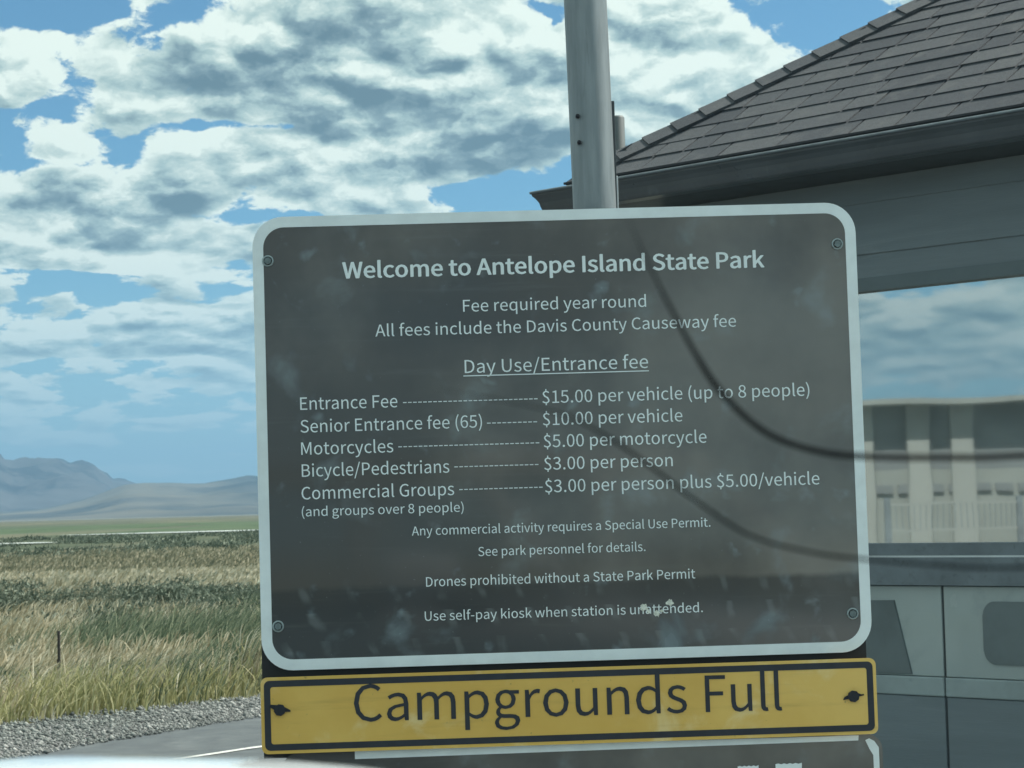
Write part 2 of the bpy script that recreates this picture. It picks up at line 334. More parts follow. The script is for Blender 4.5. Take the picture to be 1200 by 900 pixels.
# ------------------------------------------------------------------ lettering
GLYPHS = json.loads(r'''{"$":[389,[[174,-60,174,-86,190,-86,205,-86,221,-86,221,-60,221,-33,221,-7,295,4,342,55,342,129,342,297,123,265,123,380,123,425,153,455,202,455,244,455,268,439,297,411,308,424,320,436,331,449,303,478,270,502,221,507,221,533,221,559,221,585,205,585,190,585,174,585,174,559,174,533,174,506,106,496,61,447,61,376,61,224,279,252,279,125,279,76,249,44,191,44,144,44,104,67,71,96,61,81,51,67,41,52,74,21,124,-4,174,-8,174,-34]]],"(":[237,[[103,-33,167,-137,180,-131,194,-126,207,-120,146,-20,118,99,118,218,118,336,146,454,207,555,194,561,180,567,167,573,103,468,64,355,64,218,64,80]]],")":[237,[[56,-131,69,-137,134,-33,172,80,172,218,172,355,134,468,69,573,56,567,43,561,29,555,90,454,120,336,120,218,120,99,90,-20,29,-120,43,-126]]],"-":[243,[[32,188,32,172,92,172,152,172,211,172,211,188,211,204,211,221,152,221,92,221,32,221,32,204]]],".":[195,[[71,-9,97,-9,123,-9,144,11,144,39,144,69,123,88,97,88,71,88,51,69,51,39,51,11]]],"/":[275,[[78,102,8,-125,23,-125,39,-125,55,-125,124,102,194,329,264,556,249,556,233,556,218,556,148,329]]],"0":[389,[[97,-9,195,-9,292,-9,354,79,354,258,354,436,292,522,195,522,97,522,35,436,35,258,35,79],[253,43,195,43,137,43,97,108,97,258,97,408,137,472,195,472,253,472,293,408,293,258,293,108]]],"1":[389,[[62,18,62,0,155,0,249,0,343,0,343,18,343,35,343,53,309,53,275,53,240,53,240,207,240,360,240,513,224,513,208,513,191,513,163,497,130,485,85,477,85,463,85,450,85,436,115,436,146,436,176,436,176,309,176,181,176,53,138,53,100,53,62,53,62,35]]],"3":[389,[[104,-9,184,-9,276,-9,349,46,349,137,349,208,301,253,241,268,241,269,241,270,241,271,296,290,332,332,332,394,332,475,269,522,182,522,123,522,78,496,39,461,51,448,62,434,74,421,103,450,139,471,180,471,234,471,267,438,267,389,267,334,231,291,125,291,125,275,125,259,125,242,244,242,284,202,284,139,284,81,242,44,180,44,122,44,83,72,53,103,42,89,31,75,20,62,54,25]]],"5":[389,[[103,-9,183,-9,270,-9,352,55,352,167,352,280,282,331,197,331,166,331,143,323,120,310,124,360,129,409,133,459,197,459,262,459,326,459,326,477,326,495,326,513,243,513,160,513,77,513,71,433,66,354,60,274,72,267,83,259,95,252,124,272,146,282,180,282,244,282,286,239,286,165,286,90,238,44,177,44,118,44,80,71,51,101,40,87,30,73,19,59,54,25]]],"6":[389,[[113,-9,211,-9,291,-9,359,58,359,158,359,265,303,319,216,319,176,319,131,296,99,257,102,416,160,470,232,470,263,470,293,454,313,431,325,444,337,457,349,470,321,501,282,522,229,522,130,522,39,446,39,245,39,76],[108,99,101,206,134,254,174,271,205,271,268,271,298,227,298,158,298,88,260,41,211,41,146,41]]],"8":[389,[[101,-9,196,-9,292,-9,356,49,356,123,356,194,315,232,270,258,270,260,270,261,270,262,300,286,338,332,338,386,338,465,285,521,197,521,118,521,57,468,57,391,57,337,89,298,126,272,126,271,126,271,126,270,79,244,32,196,32,127,32,48],[265,310,231,279,170,303,115,330,115,391,115,440,149,473,197,473,251,473,284,433,284,382,284,345],[256,39,197,39,135,39,89,78,89,133,89,182,118,223,160,249,232,220,296,195,296,125,296,74]]],"A":[426,[[61,171,3,0,25,0,46,0,68,0,85,52,101,105,118,157,180,157,243,157,305,157,322,105,338,52,354,0,377,0,400,0,423,0,365,171,307,342,249,513,225,513,201,513,176,513,119,342],[186,208,134,208,142,234,151,261,159,287,177,345,194,401,210,461,211,461,212,461,213,461,230,401,246,345,265,287,273,261,281,234,289,208,237,208]]],"B":[460,[[71,171,71,0,125,0,180,0,234,0,349,0,429,50,429,151,429,221,385,261,324,273,324,274,324,275,324,277,373,292,399,337,399,388,399,478,326,513,223,513,172,513,121,513,71,513,71,342],[161,296,135,296,135,351,135,407,135,462,162,462,188,462,214,462,295,462,335,440,335,380,335,327,300,296,211,296,186,296],[165,52,135,52,135,116,135,181,135,245,165,245,195,245,225,245,315,245,365,216,365,153,365,83,313,52,225,52,195,52]]],"C":[447,[[136,-9,264,-9,331,-9,381,18,422,64,410,78,398,92,386,106,353,69,316,48,267,48,169,48,107,129,107,258,107,387,172,466,269,466,313,466,347,446,374,417,386,431,397,445,409,459,380,492,331,522,268,522,138,522,41,422,41,256,41,90]]],"D":[482,[[71,171,71,0,114,0,158,0,202,0,356,0,440,96,440,258,440,422,356,513,199,513,156,513,113,513,71,513,71,342],[155,53,135,53,135,189,135,325,135,461,155,461,174,461,193,461,314,461,374,389,374,258,374,129,314,53,193,53,174,53]]],"E":[412,[[71,171,71,0,172,0,273,0,374,0,374,18,374,37,374,55,294,55,215,55,135,55,135,118,135,180,135,242,200,242,265,242,330,242,330,261,330,279,330,298,265,298,200,298,135,298,135,351,135,405,135,459,212,459,289,459,366,459,366,477,366,495,366,513,268,513,169,513,71,513,71,342]]],"F":[387,[[71,171,71,0,92,0,114,0,135,0,135,77,135,154,135,230,201,230,266,230,331,230,331,249,331,267,331,285,266,285,201,285,135,285,135,343,135,401,135,459,212,459,289,459,366,459,366,477,366,495,366,513,268,513,169,513,71,513,71,342]]],"G":[482,[[137,-9,272,-9,341,-9,398,16,431,50,431,122,431,194,431,266,374,266,318,266,262,266,262,248,262,230,262,212,298,212,335,212,371,212,371,167,371,123,371,78,351,59,315,48,279,48,169,48,107,129,107,258,107,387,174,466,278,466,329,466,363,444,389,417,400,431,412,445,424,459,394,490,347,522,276,522,140,522,41,422,41,256,41,90]]],"I":[205,[[71,171,71,0,92,0,114,0,135,0,135,171,135,342,135,513,114,513,92,513,71,513,71,342]]],"M":[569,[[71,171,71,0,90,0,109,0,129,0,129,95,129,190,129,284,129,328,125,391,120,436,121,436,122,436,123,436,137,397,151,358,165,319,197,230,229,141,262,52,276,52,291,52,305,52,338,141,370,230,402,319,416,358,430,397,443,436,444,436,445,436,446,436,443,391,438,328,438,284,438,190,438,95,438,0,458,0,478,0,498,0,498,171,498,342,498,513,472,513,446,513,420,513,387,422,355,330,322,239,310,204,300,167,286,132,285,132,285,132,284,132,271,167,260,204,246,239,214,330,181,422,148,513,123,513,97,513,71,513,71,342]]],"P":[443,[[71,171,71,0,92,0,114,0,135,0,135,68,135,136,135,204,163,204,192,204,220,204,333,204,409,254,409,363,409,475,332,513,217,513,168,513,120,513,71,513,71,342],[161,257,135,257,135,325,135,393,135,461,160,461,184,461,209,461,299,461,345,438,345,363,345,289,302,257,211,257,186,257]]],"S":[417,[[140,-9,213,-9,320,-9,387,55,387,137,387,213,341,248,282,274,257,284,233,295,209,305,169,322,123,341,123,391,123,437,161,466,219,466,267,466,305,447,336,418,347,432,359,446,370,459,334,496,280,522,219,522,126,522,57,466,57,387,57,312,114,275,162,255,186,244,211,233,235,223,284,201,321,184,321,131,321,81,282,48,214,48,160,48,109,73,72,111,59,96,46,81,34,67,78,20]]],"U":[505,[[148,-9,253,-9,357,-9,437,47,437,211,437,312,437,413,437,513,416,513,395,513,375,513,375,412,375,311,375,210,375,87,321,48,253,48,186,48,133,87,133,210,133,311,133,412,133,513,112,513,90,513,69,513,69,413,69,312,69,211,69,47]]],"W":[615,[[91,171,127,0,152,0,178,0,204,0,229,103,255,206,280,310,289,350,298,387,306,426,307,426,308,426,309,426,317,387,325,350,334,310,360,206,386,103,412,0,438,0,464,0,490,0,525,171,561,342,596,513,575,513,555,513,534,513,516,420,497,327,479,234,470,179,460,123,451,67,450,67,448,67,447,67,434,123,423,179,410,234,387,327,363,420,339,513,319,513,299,513,279,513,256,420,232,327,209,234,196,179,183,123,172,67,171,67,170,67,169,67,159,123,149,179,139,234,121,327,103,420,85,513,63,513,40,513,18,513,54,342]]],"a":[394,[[88,-9,152,-9,199,-9,242,15,278,46,279,46,279,46,280,46,282,30,284,15,286,0,303,0,321,0,338,0,338,78,338,156,338,234,338,328,300,390,207,390,145,390,92,363,57,340,66,326,74,311,82,296,112,317,152,337,196,337,258,337,275,290,275,241,113,223,41,181,41,99,41,30],[207,43,170,43,132,43,103,60,103,103,103,152,146,183,275,198,275,163,275,128,275,92,237,60]]],"b":[433,[[197,-9,232,-9,319,-9,397,66,397,196,397,314,344,390,246,390,203,390,161,366,126,337,127,359,128,382,129,405,129,456,129,507,129,557,107,557,86,557,64,557,64,372,64,186,64,0,81,0,99,0,116,0,117,13,119,26,121,39,122,39,123,39,124,39,157,9],[284,45,221,45,196,45,162,55,129,84,129,151,129,218,129,284,165,318,198,336,230,336,303,336,331,280,331,195,331,102]]],"c":[357,[[113,-9,214,-9,260,-9,303,9,338,39,328,53,319,67,310,82,286,61,255,44,220,44,150,44,102,102,102,190,102,277,153,336,222,336,251,336,276,323,298,303,308,317,319,331,330,345,303,369,269,390,219,390,121,390,36,317,36,190,36,64]]],"d":[434,[[99,-9,194,-9,239,-9,280,15,310,45,310,45,311,45,312,45,313,30,315,15,317,0,335,0,352,0,370,0,370,186,370,372,370,557,348,557,327,557,305,557,305,509,305,460,305,411,306,389,308,368,309,346,275,373,246,390,202,390,115,390,37,313,37,190,37,63],[243,45,208,45,141,45,103,99,103,190,103,277,152,336,213,336,244,336,274,325,305,296,305,230,305,163,305,97,274,62]]],"e":[388,[[117,-9,218,-9,270,-9,310,8,343,29,336,44,328,58,321,72,292,53,263,42,225,42,153,42,104,94,99,175,185,175,270,175,356,175,357,185,359,197,359,211,359,320,304,390,207,390,120,390,36,314,36,190,36,64],[167,221,99,221,106,296,154,339,208,339,268,339,303,298,303,221,235,221]]],"f":[228,[[23,345,23,328,40,328,58,328,75,328,75,219,75,109,75,0,96,0,117,0,139,0,139,109,139,219,139,328,165,328,192,328,219,328,219,346,219,363,219,380,192,380,165,380,139,380,139,400,139,420,139,440,139,489,156,515,193,515,206,515,221,512,235,505,240,521,245,538,249,555,232,562,209,567,186,567,110,567,75,518,75,441,75,421,75,401,75,380,58,379,40,378,23,377,23,361]]],"g":[395,[[100,-175,193,-175,310,-175,385,-114,385,-43,385,20,340,47,253,47,228,47,203,47,178,47,127,47,111,64,111,88,111,109,122,122,136,134,153,125,174,120,192,120,270,120,331,172,331,253,331,286,319,314,300,331,326,331,352,331,378,331,378,348,378,364,378,380,334,380,290,380,246,380,232,386,214,390,192,390,116,390,50,338,50,254,50,209,74,172,99,152,99,151,99,150,99,149,79,135,57,110,57,78,57,48,72,28,92,16,92,15,92,14,92,13,56,-9,36,-41,36,-74,36,-139],[236,164,192,164,148,164,111,199,111,254,111,310,148,343,192,343,237,343,273,310,273,254,273,199],[275,-131,202,-131,132,-131,92,-105,92,-64,92,-43,103,-20,130,0,147,-4,165,-6,179,-6,201,-6,223,-6,245,-6,296,-6,322,-18,322,-54,322,-93]]],"h":[425,[[64,186,64,0,86,0,107,0,129,0,129,92,129,184,129,276,167,314,193,334,232,334,283,334,305,304,305,232,305,155,305,77,305,0,326,0,347,0,368,0,368,80,368,161,368,241,368,338,332,390,252,390,200,390,161,361,126,326,127,352,128,379,129,405,129,456,129,507,129,557,107,557,86,557,64,557,64,372]]],"i":[193,[[64,127,64,0,86,0,107,0,129,0,129,127,129,254,129,380,107,380,86,380,64,380,64,254],[71,459,97,459,122,459,139,475,139,501,139,526,122,543,97,543,71,543,55,526,55,501,55,475]]],"k":[387,[[64,186,64,0,85,0,106,0,127,0,127,33,127,67,127,100,151,128,175,156,199,183,236,122,273,61,310,0,333,0,356,0,380,0,332,76,284,151,236,227,278,278,320,329,363,380,339,380,315,380,291,380,238,313,184,247,130,180,129,180,128,180,127,180,127,306,127,432,127,557,106,557,85,557,64,557,64,372]]],"l":[199,[[84,-9,132,-9,149,-9,160,-6,169,-4,166,13,163,29,160,46,153,44,150,44,146,44,137,44,129,52,129,71,129,233,129,395,129,557,107,557,86,557,64,557,64,397,64,236,64,76,64,22]]],"m":[648,[[64,127,64,0,86,0,107,0,129,0,129,92,129,184,129,276,163,315,195,334,224,334,272,334,295,304,295,232,295,155,295,77,295,0,316,0,337,0,359,0,359,92,359,184,359,276,394,315,425,334,454,334,503,334,525,304,525,232,525,155,525,77,525,0,546,0,568,0,589,0,589,80,589,161,589,241,589,338,552,390,474,390,427,390,388,360,348,317,333,362,302,390,243,390,197,390,158,361,125,325,124,325,124,325,123,325,121,343,119,362,117,380,99,380,82,380,64,380,64,254]]],"n":[427,[[64,127,64,0,86,0,107,0,129,0,129,92,129,184,129,276,167,314,193,334,232,334,283,334,305,304,305,232,305,155,305,77,305,0,326,0,347,0,368,0,368,80,368,161,368,241,368,338,332,390,252,390,200,390,160,361,125,325,124,325,124,325,123,325,121,343,119,362,117,380,99,380,82,380,64,380,64,254]]],"o":[424,[[119,-9,212,-9,305,-9,388,64,388,190,388,317,305,390,212,390,119,390,36,317,36,190,36,64],[278,44,212,44,146,44,102,102,102,190,102,277,146,336,212,336,278,336,323,277,323,190,323,102]]],"p":[434,[[64,20,64,-160,86,-160,107,-160,129,-160,129,-117,129,-74,129,-32,128,-9,127,13,127,35,161,6,197,-9,232,-9,319,-9,397,66,397,196,397,314,344,390,246,390,202,390,159,365,125,336,124,336,124,336,123,336,121,351,119,366,117,380,99,380,82,380,64,380,64,200],[284,45,221,45,196,45,162,55,129,84,129,151,129,218,129,284,165,318,198,336,230,336,303,336,331,280,331,195,331,102]]],"q":[434,[[305,-115,305,-160,327,-160,348,-160,370,-160,370,20,370,200,370,380,353,380,336,380,319,380,317,368,314,356,312,345,312,345,311,345,311,345,277,374,246,390,202,390,115,390,37,313,37,190,37,63,99,-9,194,-9,238,-9,278,14,309,44,308,21,306,-2,305,-25,305,-70],[243,45,208,45,141,45,103,99,103,190,103,277,152,336,213,336,244,336,274,325,305,296,305,230,305,163,305,97,274,62]]],"r":[272,[[64,127,64,0,86,0,107,0,129,0,129,81,129,163,129,244,154,309,193,333,224,333,240,333,249,331,261,326,265,345,269,363,273,382,261,388,249,390,232,390,190,390,151,359,125,311,124,311,124,311,123,311,121,334,119,357,117,380,99,380,82,380,64,380,64,254]]],"s":[328,[[110,-9,164,-9,254,-9,302,42,302,104,302,176,242,198,186,219,144,235,104,249,104,285,104,315,127,340,175,340,209,340,235,326,261,307,271,320,282,333,292,347,263,370,221,390,174,390,91,390,43,342,43,282,43,217,101,192,154,172,196,157,241,139,241,100,241,67,216,41,166,41,120,41,87,59,53,86,43,72,33,58,22,43,58,13]]],"t":[264,[[103,-9,183,-9,207,-9,232,-2,254,5,250,21,246,37,242,53,229,48,212,43,198,43,154,43,139,69,139,116,139,187,139,257,139,328,174,328,208,328,243,328,243,346,243,363,243,380,208,380,174,380,139,380,139,416,139,452,139,487,122,487,104,487,86,487,84,452,81,416,79,380,59,379,39,378,19,377,19,361,19,345,19,328,38,328,57,328,76,328,76,258,76,188,76,118,76,41]]],"u":[425,[[95,-9,176,-9,228,-9,265,18,301,60,302,60,303,60,303,60,305,40,306,20,308,0,326,0,344,0,361,0,361,127,361,254,361,380,340,380,319,380,298,380,298,290,298,201,298,111,261,66,234,46,195,46,144,46,123,76,123,147,123,225,123,303,123,380,102,380,80,380,59,380,59,300,59,220,59,139,59,42]]],"v":[365,[[101,127,146,0,171,0,196,0,221,0,266,127,311,254,356,380,335,380,314,380,293,380,269,308,245,236,221,164,209,127,197,88,186,52,184,52,183,52,182,52,171,88,159,127,147,164,123,236,99,308,76,380,53,380,31,380,9,380,55,254]]],"w":[562,[[89,127,125,0,149,0,174,0,199,0,217,68,235,136,253,204,263,240,270,276,279,314,280,314,281,314,282,314,291,276,298,241,308,205,326,137,345,68,363,0,389,0,415,0,440,0,475,127,509,254,543,380,523,380,502,380,482,380,463,307,445,234,426,160,418,124,411,90,403,55,402,55,401,55,400,55,391,90,382,124,373,160,353,234,334,307,314,380,293,380,272,380,251,380,232,307,212,234,192,160,183,124,174,90,167,55,165,55,164,55,163,55,155,90,148,124,141,160,122,234,103,307,84,380,62,380,41,380,19,380,54,254]]],"y":[365,[[53,-164,71,-164,146,-164,186,-106,213,-32,261,105,308,243,356,380,335,380,314,380,293,380,271,310,248,240,225,169,215,135,204,97,194,62,193,62,192,62,190,62,177,97,165,136,153,169,127,240,101,310,76,380,53,380,31,380,9,380,60,253,111,126,162,-1,159,-10,156,-20,153,-29,137,-76,111,-111,68,-111,57,-111,46,-108,39,-105,34,-122,30,-139,26,-156,38,-161]]]," ":[157,[]]}''')
CAP = 513.3
def letter_line(text, x0, x1, z, cap, y, material, parent, shear=0.0, bold=0.0, thick=.0006, name='lettering'):
    """One line of lettering: left edge x0, right edge x1, baseline z, capital height cap."""
    cu = bpy.data.curves.new(name, 'CURVE'); cu.dimensions = '2D'; cu.fill_mode = 'BOTH'; cu.resolution_u = 3
    k = cap / CAP; pen = 0; xs = []; place = []
    for ch in text:
        adv, spl = GLYPHS[ch]; place.append((pen, spl))
        for q in spl: xs += [pen + q[i] for i in range(2, len(q), 6)]
        pen += adv
    lo, hi = min(xs), max(xs); kx = (x1 - x0) / (hi - lo)
    for pen, spl in place:
        for q in spl:
            s = cu.splines.new('BEZIER'); n = len(q) // 6; s.bezier_points.add(n - 1); s.use_cyclic_u = True
            for i, b in enumerate(s.bezier_points):
                h = [((q[6 * i + 2 * j] + pen - lo) * kx, q[6 * i + 2 * j + 1] * k) for j in range(3)]
                b.handle_left = (*h[0], 0); b.co = (*h[1], 0); b.handle_right = (*h[2], 0)
    cu.offset = bold; cu.extrude = thick
    tmp = bpy.data.objects.new('tmp', cu); C.objects.link(tmp)
    me = bpy.data.meshes.new_from_object(tmp.evaluated_get(bpy.context.evaluated_depsgraph_get()))
    bpy.data.objects.remove(tmp); bpy.data.curves.remove(cu)
    n = len(me.vertices); co = np.empty(n * 3, np.float32); me.vertices.foreach_get('co', co); co = co.reshape(-1, 3)
    out = np.stack([co[:, 0] + x0, y - co[:, 2], co[:, 1] + z + shear * (co[:, 0])], 1)
    me.vertices.foreach_set('co', out.ravel()); me.materials.clear(); me.update()
    return mk(name, me, material, parent)

# ------------------------------------------------------------------ the ground
def edge_road(x): return np.interp(x, [-60, -30, -12, -6, -2.8, -2.5, -1.66, 0, 4, 10, 40], [-30, -12, 2.5, 8.4, 12.1, 12.95, 14.4, 17.9, 27, 42, 120])
def edge_gravel(x): return np.interp(x, [-60, -30, -12, -6, -3.25, -1.79, -.5, 3.5, 10, 40], [-27, -9, 5.4, 10.8, 14.1, 15.7, 17.9, 27, 44, 124])
def ground_z(x, y):
    t = np.clip((y - edge_gravel(x) - .1) / 6.5, 0, 1); t = t * t * (3 - 2 * t)
    return -0.8 * t
gx = np.concatenate([-np.geomspace(26000, 40, 30), np.arange(-39, -8, 1.5), np.arange(-8, 8, .4), np.arange(8, 40, 1.5), np.geomspace(40, 26000, 30)])
gy = np.concatenate([-np.geomspace(9000, 32, 14), np.arange(-30, 6, 2.0), np.arange(6, 32, .4), np.geomspace(32, 30000, 60)])
X, Y = np.meshgrid(gx, gy); Z = ground_z(X, Y) + np.where((Y > 40), .06 * np.sin(X * .11 + 1) * np.sin(Y * .05), 0)
nx_, ny_ = len(gx), len(gy); idx = np.arange(nx_ * ny_).reshape(ny_, nx_)
Fq = np.stack([idx[:-1, :-1], idx[:-1, 1:], idx[1:, 1:], idx[1:, :-1]], -1).reshape(-1, 4)
def ground_mat():
    m_ = bpy.data.materials.new('steppe_ground'); m_.use_nodes = True; n = NT(m_.node_tree); b = n.n['Principled BSDF']
    o = n.node('ShaderNodeTexCoord').outputs['Object']; x, y, z = n.sep(o)
    # vegetation belts lie roughly parallel to the far shore; their edges wander
    mpn = n.node('ShaderNodeMapping'); n.put(mpn.inputs[0], o); mpn.inputs['Scale'].default_value = (.004, .0016, 1)
    w = n.math('SUBTRACT', n.noise(mpn.outputs[0], 3.0, 5, .6), .5)
    ly = n.math('LOGARITHM', n.math('MAXIMUM', n.math('ADD', y, n.math('MULTIPLY', x, .25)), 5.0), 10.0)
    ly = n.math('ADD', ly, n.math('MULTIPLY', w, .16))
    f = n.maprange(ly, 1.0, 4.2, 0, 1, smooth=False)
    def P(d): return (math.log10(d) - 1) / 3.2
    col = n.ramp(f, [(P(20), (.20, .17, .10)), (P(60), (.17, .155, .10)), (P(72), (.24, .20, .13)), (P(98), (.22, .18, .12)), (P(108), (.075, .095, .065)), (P(240), (.085, .105, .07)), (P(300), (.085, .125, .075)),
                     (P(560), (.085, .125, .075)), (P(760), (.14, .15, .105)), (P(2400), (.15, .15, .115)), (P(3300), (.15, .15, .12)), (P(4600), (.34, .35, .31)), (P(6500), (.26, .27, .24))])
    # patches
    mp2 = n.node('ShaderNodeMapping'); n.put(mp2.inputs[0], o); mp2.inputs['Scale'].default_value = (.12, .035, 1)
    pat = n.noise(mp2.outputs[0], 1.0, 8, .65)
    col = n.mix(n.maprange(pat, .45, .68), col, n.mix(1, col, (.55, .62, .6), 'MULTIPLY'))
    mp3 = n.node('ShaderNodeMapping'); n.put(mp3.inputs[0], o); mp3.inputs['Scale'].default_value = (.035, .0035, 1)
    col = n.mix(n.math('MULTIPLY', n.maprange(n.noise(mp3.outputs[0], 1.0, 7, .65, .4), .46, .60), .7), col, n.mix(n.maprange(ly, 2.2, 2.8), (.20, .19, .135), (.075, .095, .075)))
    gr = n.noise(o, 3.0, 6, .7)
    col = n.mix(n.maprange(gr, .35, .65), n.mix(1, col, (.75, .75, .75), 'MULTIPLY'), n.mix(1, col, (1.2, 1.2, 1.15), 'MULTIPLY'))
    n.put(b.inputs['Base Color'], col); b.inputs['Roughness'].default_value = .95; b.inputs['Specular IOR Level'].default_value = .1
    return m_
g = tri_mesh('ground', np.stack([X, Y, Z], -1).reshape(-1, 3), Fq, ground_mat()); g['kind'] = 'structure'

def strip(name, xs, y0, y1, z, material, ny=1):
    V = []; F = []
    for x in xs:
        a, b_ = y0(x), y1(x)
        for j in range(ny + 1): V.append((x, a + (b_ - a) * j / ny, z))
    for i in range(len(xs) - 1):
        for j in range(ny):
            p = i * (ny + 1) + j; F.append((p, p + ny + 1, p + ny + 2, p + 1))
    o = tri_mesh(name, V, F, material); o['kind'] = 'structure'; return o
xs = np.concatenate([np.arange(-60, -12, 3.0), np.arange(-12, 4, .25), np.arange(4, 40.1, 2.0)])
M['gravel'] = mat('gravel_bed', (.30, .31, .30), .9, 0, col2=(.17, .18, .185), scale=55, bump=.9, bscale=90)
M['asphalt'] = mat('worn_asphalt', (.105, .125, .13), .85, 0, col2=(.075, .090, .097), scale=5, bump=.5, bscale=160, stain=(1.4, .52, (.15, .17, .17), .7))
M['road_paint'] = mat('worn_white_line', (.72, .74, .70), .7, 0, col2=(.45, .46, .44), scale=30)
strip('gravel_shoulder', xs, lambda x: -40.0, lambda x: float(edge_gravel(x)) , .004, M['gravel'])
strip('road', xs, lambda x: -40.0, lambda x: float(edge_road(x)) + .05 * math.sin(x * 9) * math.sin(x * 23), .008, M['asphalt'])
lx = np.arange(-12, 3, .1)
def line_y(x): return float(np.interp(x, [-12, -6, -2.6, -1.9, -1.43, -.9, 3], [.5, 6.2, 10.5, 11.75, 12.42, 12.62, 13.6]))
strip('road_edge_line', lx, lambda x: line_y(x) - .05, lambda x: line_y(x) + .05, .012, M['road_paint'])
# the concrete island that carries the sign and the booth
isl = bmesh.new(); ol = [(-.9, 3.9), (1.2, 3.3), (9.5, 1.8), (9.8, 6.5), (5.4, 12.5), (2.9, 14.4), (-.1, 11.6), (-.6, 8)]
ol = [(-.7, 4.1), (.4, 3.85), (4.6, 4.4), (6.6, 7.0), (4.9, 11.0), (2.9, 13.4), (.6, 12.0), (-.5, 9.7)]
t_ = [isl.verts.new((x, y, .13)) for x, y in ol]; b_ = [isl.verts.new((x, y, 0.0)) for x, y in ol]
isl.faces.new(t_)
for i in range(len(ol)): j = (i + 1) % len(ol); isl.faces.new((t_[i], b_[i], b_[j], t_[j]))
io = bm_obj('kerb_island', isl, M['concrete']); io['kind'] = 'structure'

# ------------------------------------------------------------------ stones of the shoulder
def stones(n):
    sx = rng.uniform(-5.5, .6, n); a = edge_road(sx); b_ = edge_gravel(sx)
    t = rng.beta(1.1, 1.0, n) * 1.30 - .16; sy = a + (b_ - a) * t
    r = np.clip(rng.lognormal(-4.95, .5, n), .004, .028)
    base = np.array([[1, 0, 0], [0, 1, 0], [-1, 0, 0], [0, -1, 0], [0, 0, .75], [0, 0, -.5]])
    th = rng.uniform(0, 2 * PI, n); c, s = np.cos(th), np.sin(th)
    v = base[None] * rng.uniform(.6, 1.25, (n, 6, 3)); v = v * r[:, None, None]
    vx = v[..., 0] * c[:, None] - v[..., 1] * s[:, None]; vy = v[..., 0] * s[:, None] + v[..., 1] * c[:, None]
    V = np.stack([vx + sx[:, None], vy + sy[:, None], v[..., 2] + .012 + r[:, None] * .25], -1).reshape(-1, 3)
    f = np.array([[0, 1, 4], [1, 2, 4], [2, 3, 4], [3, 0, 4], [1, 0, 5], [2, 1, 5], [3, 2, 5], [0, 3, 5]])
    return V, (f[None] + (np.arange(n) * 6)[:, None, None]).reshape(-1, 3)
def island_ramp(name, stops, rough=.9, trans=0.0):
    m_ = bpy.data.materials.new(name); m_.use_nodes = True; n = NT(m_.node_tree); b = n.n['Principled BSDF']
    ri = n.node('ShaderNodeNewGeometry').outputs['Random Per Island']
    o = n.node('ShaderNodeTexCoord').outputs['Object']
    c = n.ramp(ri, stops)
    c = n.mix(n.maprange(n.noise(o, .9, 4, .6), .35, .65), n.mix(1, c, (.78, .82, .80), 'MULTIPLY'), c)
    n.put(b.inputs['Base Color'], c); b.inputs['Roughness'].default_value = rough; b.inputs['Specular IOR Level'].default_value = .2
    if trans:
        tr = n.node('ShaderNodeBsdfTranslucent'); n.put(tr.inputs[0], c); mx = n.node('ShaderNodeMixShader'); mx.inputs[0].default_value = trans
        out = n.n['Material Output']; n.l.new(b.outputs[0], mx.inputs[1]); n.l.new(tr.outputs[0], mx.inputs[2]); n.l.new(mx.outputs[0], out.inputs[0])
    return m_
V, F = stones(48000)
tag(tri_mesh('gravel', V, F, island_ramp('stone', [(0, (.09, .10, .10)), (.35, (.16, .175, .17)), (.75, (.245, .26, .25)), (1, (.42, .43, .41))])), 'loose grey gravel strewn along the road shoulder', 'gravel', kind='stuff')

# ------------------------------------------------------------------ grasses and shrubs
def wedge(n, y0, y1, l=-.36, r=.05, power=1.0):
    """n points between the distances y0 and y1, spread over the field of view and well beyond either side of it"""
    y = (y0 ** power + (y1 ** power - y0 ** power) * rng.random(n)) ** (1 / power)
    return y * rng.uniform(l, r, n), y
def value_noise(x, y, s, seed=0):
    r = np.random.default_rng(seed); T = r.random((64, 64)); u, v = x / s, y / s; i, j = np.floor(u).astype(int), np.floor(v).astype(int); fu, fv = u - i, v - j
    fu = fu * fu * (3 - 2 * fu); fv = fv * fv * (3 - 2 * fv); g_ = lambda a, b: T[a % 64, b % 64]
    return (g_(i, j) * (1 - fu) + g_(i + 1, j) * fu) * (1 - fv) + (g_(i, j + 1) * (1 - fu) + g_(i + 1, j + 1) * fu) * fv
def blades(x, y, h, w, lean=.25, wind=.25, head=0.0):
    n = len(x); z = ground_z(x, y); a = rng.uniform(0, 2 * PI, n); ln = rng.normal(0, lean, n) * h
    tx = np.cos(a) * ln + wind * h; ty = np.sin(a) * ln
    fa = rng.uniform(-.6, .6, n); px_, py_ = np.cos(fa) * w, np.sin(fa) * w
    def ring(t, ws, hz): return np.stack([x + tx * t ** 2, y + ty * t ** 2, z + h * hz], -1), ws
    P = []
    for t, ws, hz in ((0, 1, -.02), (.5, .85, .55), (.8, .6 + head, .86)):
        c, ws = ring(t, ws, hz); d = np.stack([px_, py_, np.zeros(n)], -1) * ws
        P += [c - d, c + d]
    c, _ = ring(1.0, 0, .98); P.append(c)
    V = np.stack(P, 1).reshape(-1, 3)
    f = np.array([[0, 1, 3], [0, 3, 2], [2, 3, 5], [2, 5, 4], [4, 5, 6]])
    return V, (f[None] + (np.arange(n) * 7)[:, None, None]).reshape(-1, 3)
TAN = island_ramp('dry_grass', [(0, (.26, .225, .14)), (.3, (.46, .405, .27)), (.65, (.63, .57, .41)), (1, (.84, .79, .62))], trans=.48)
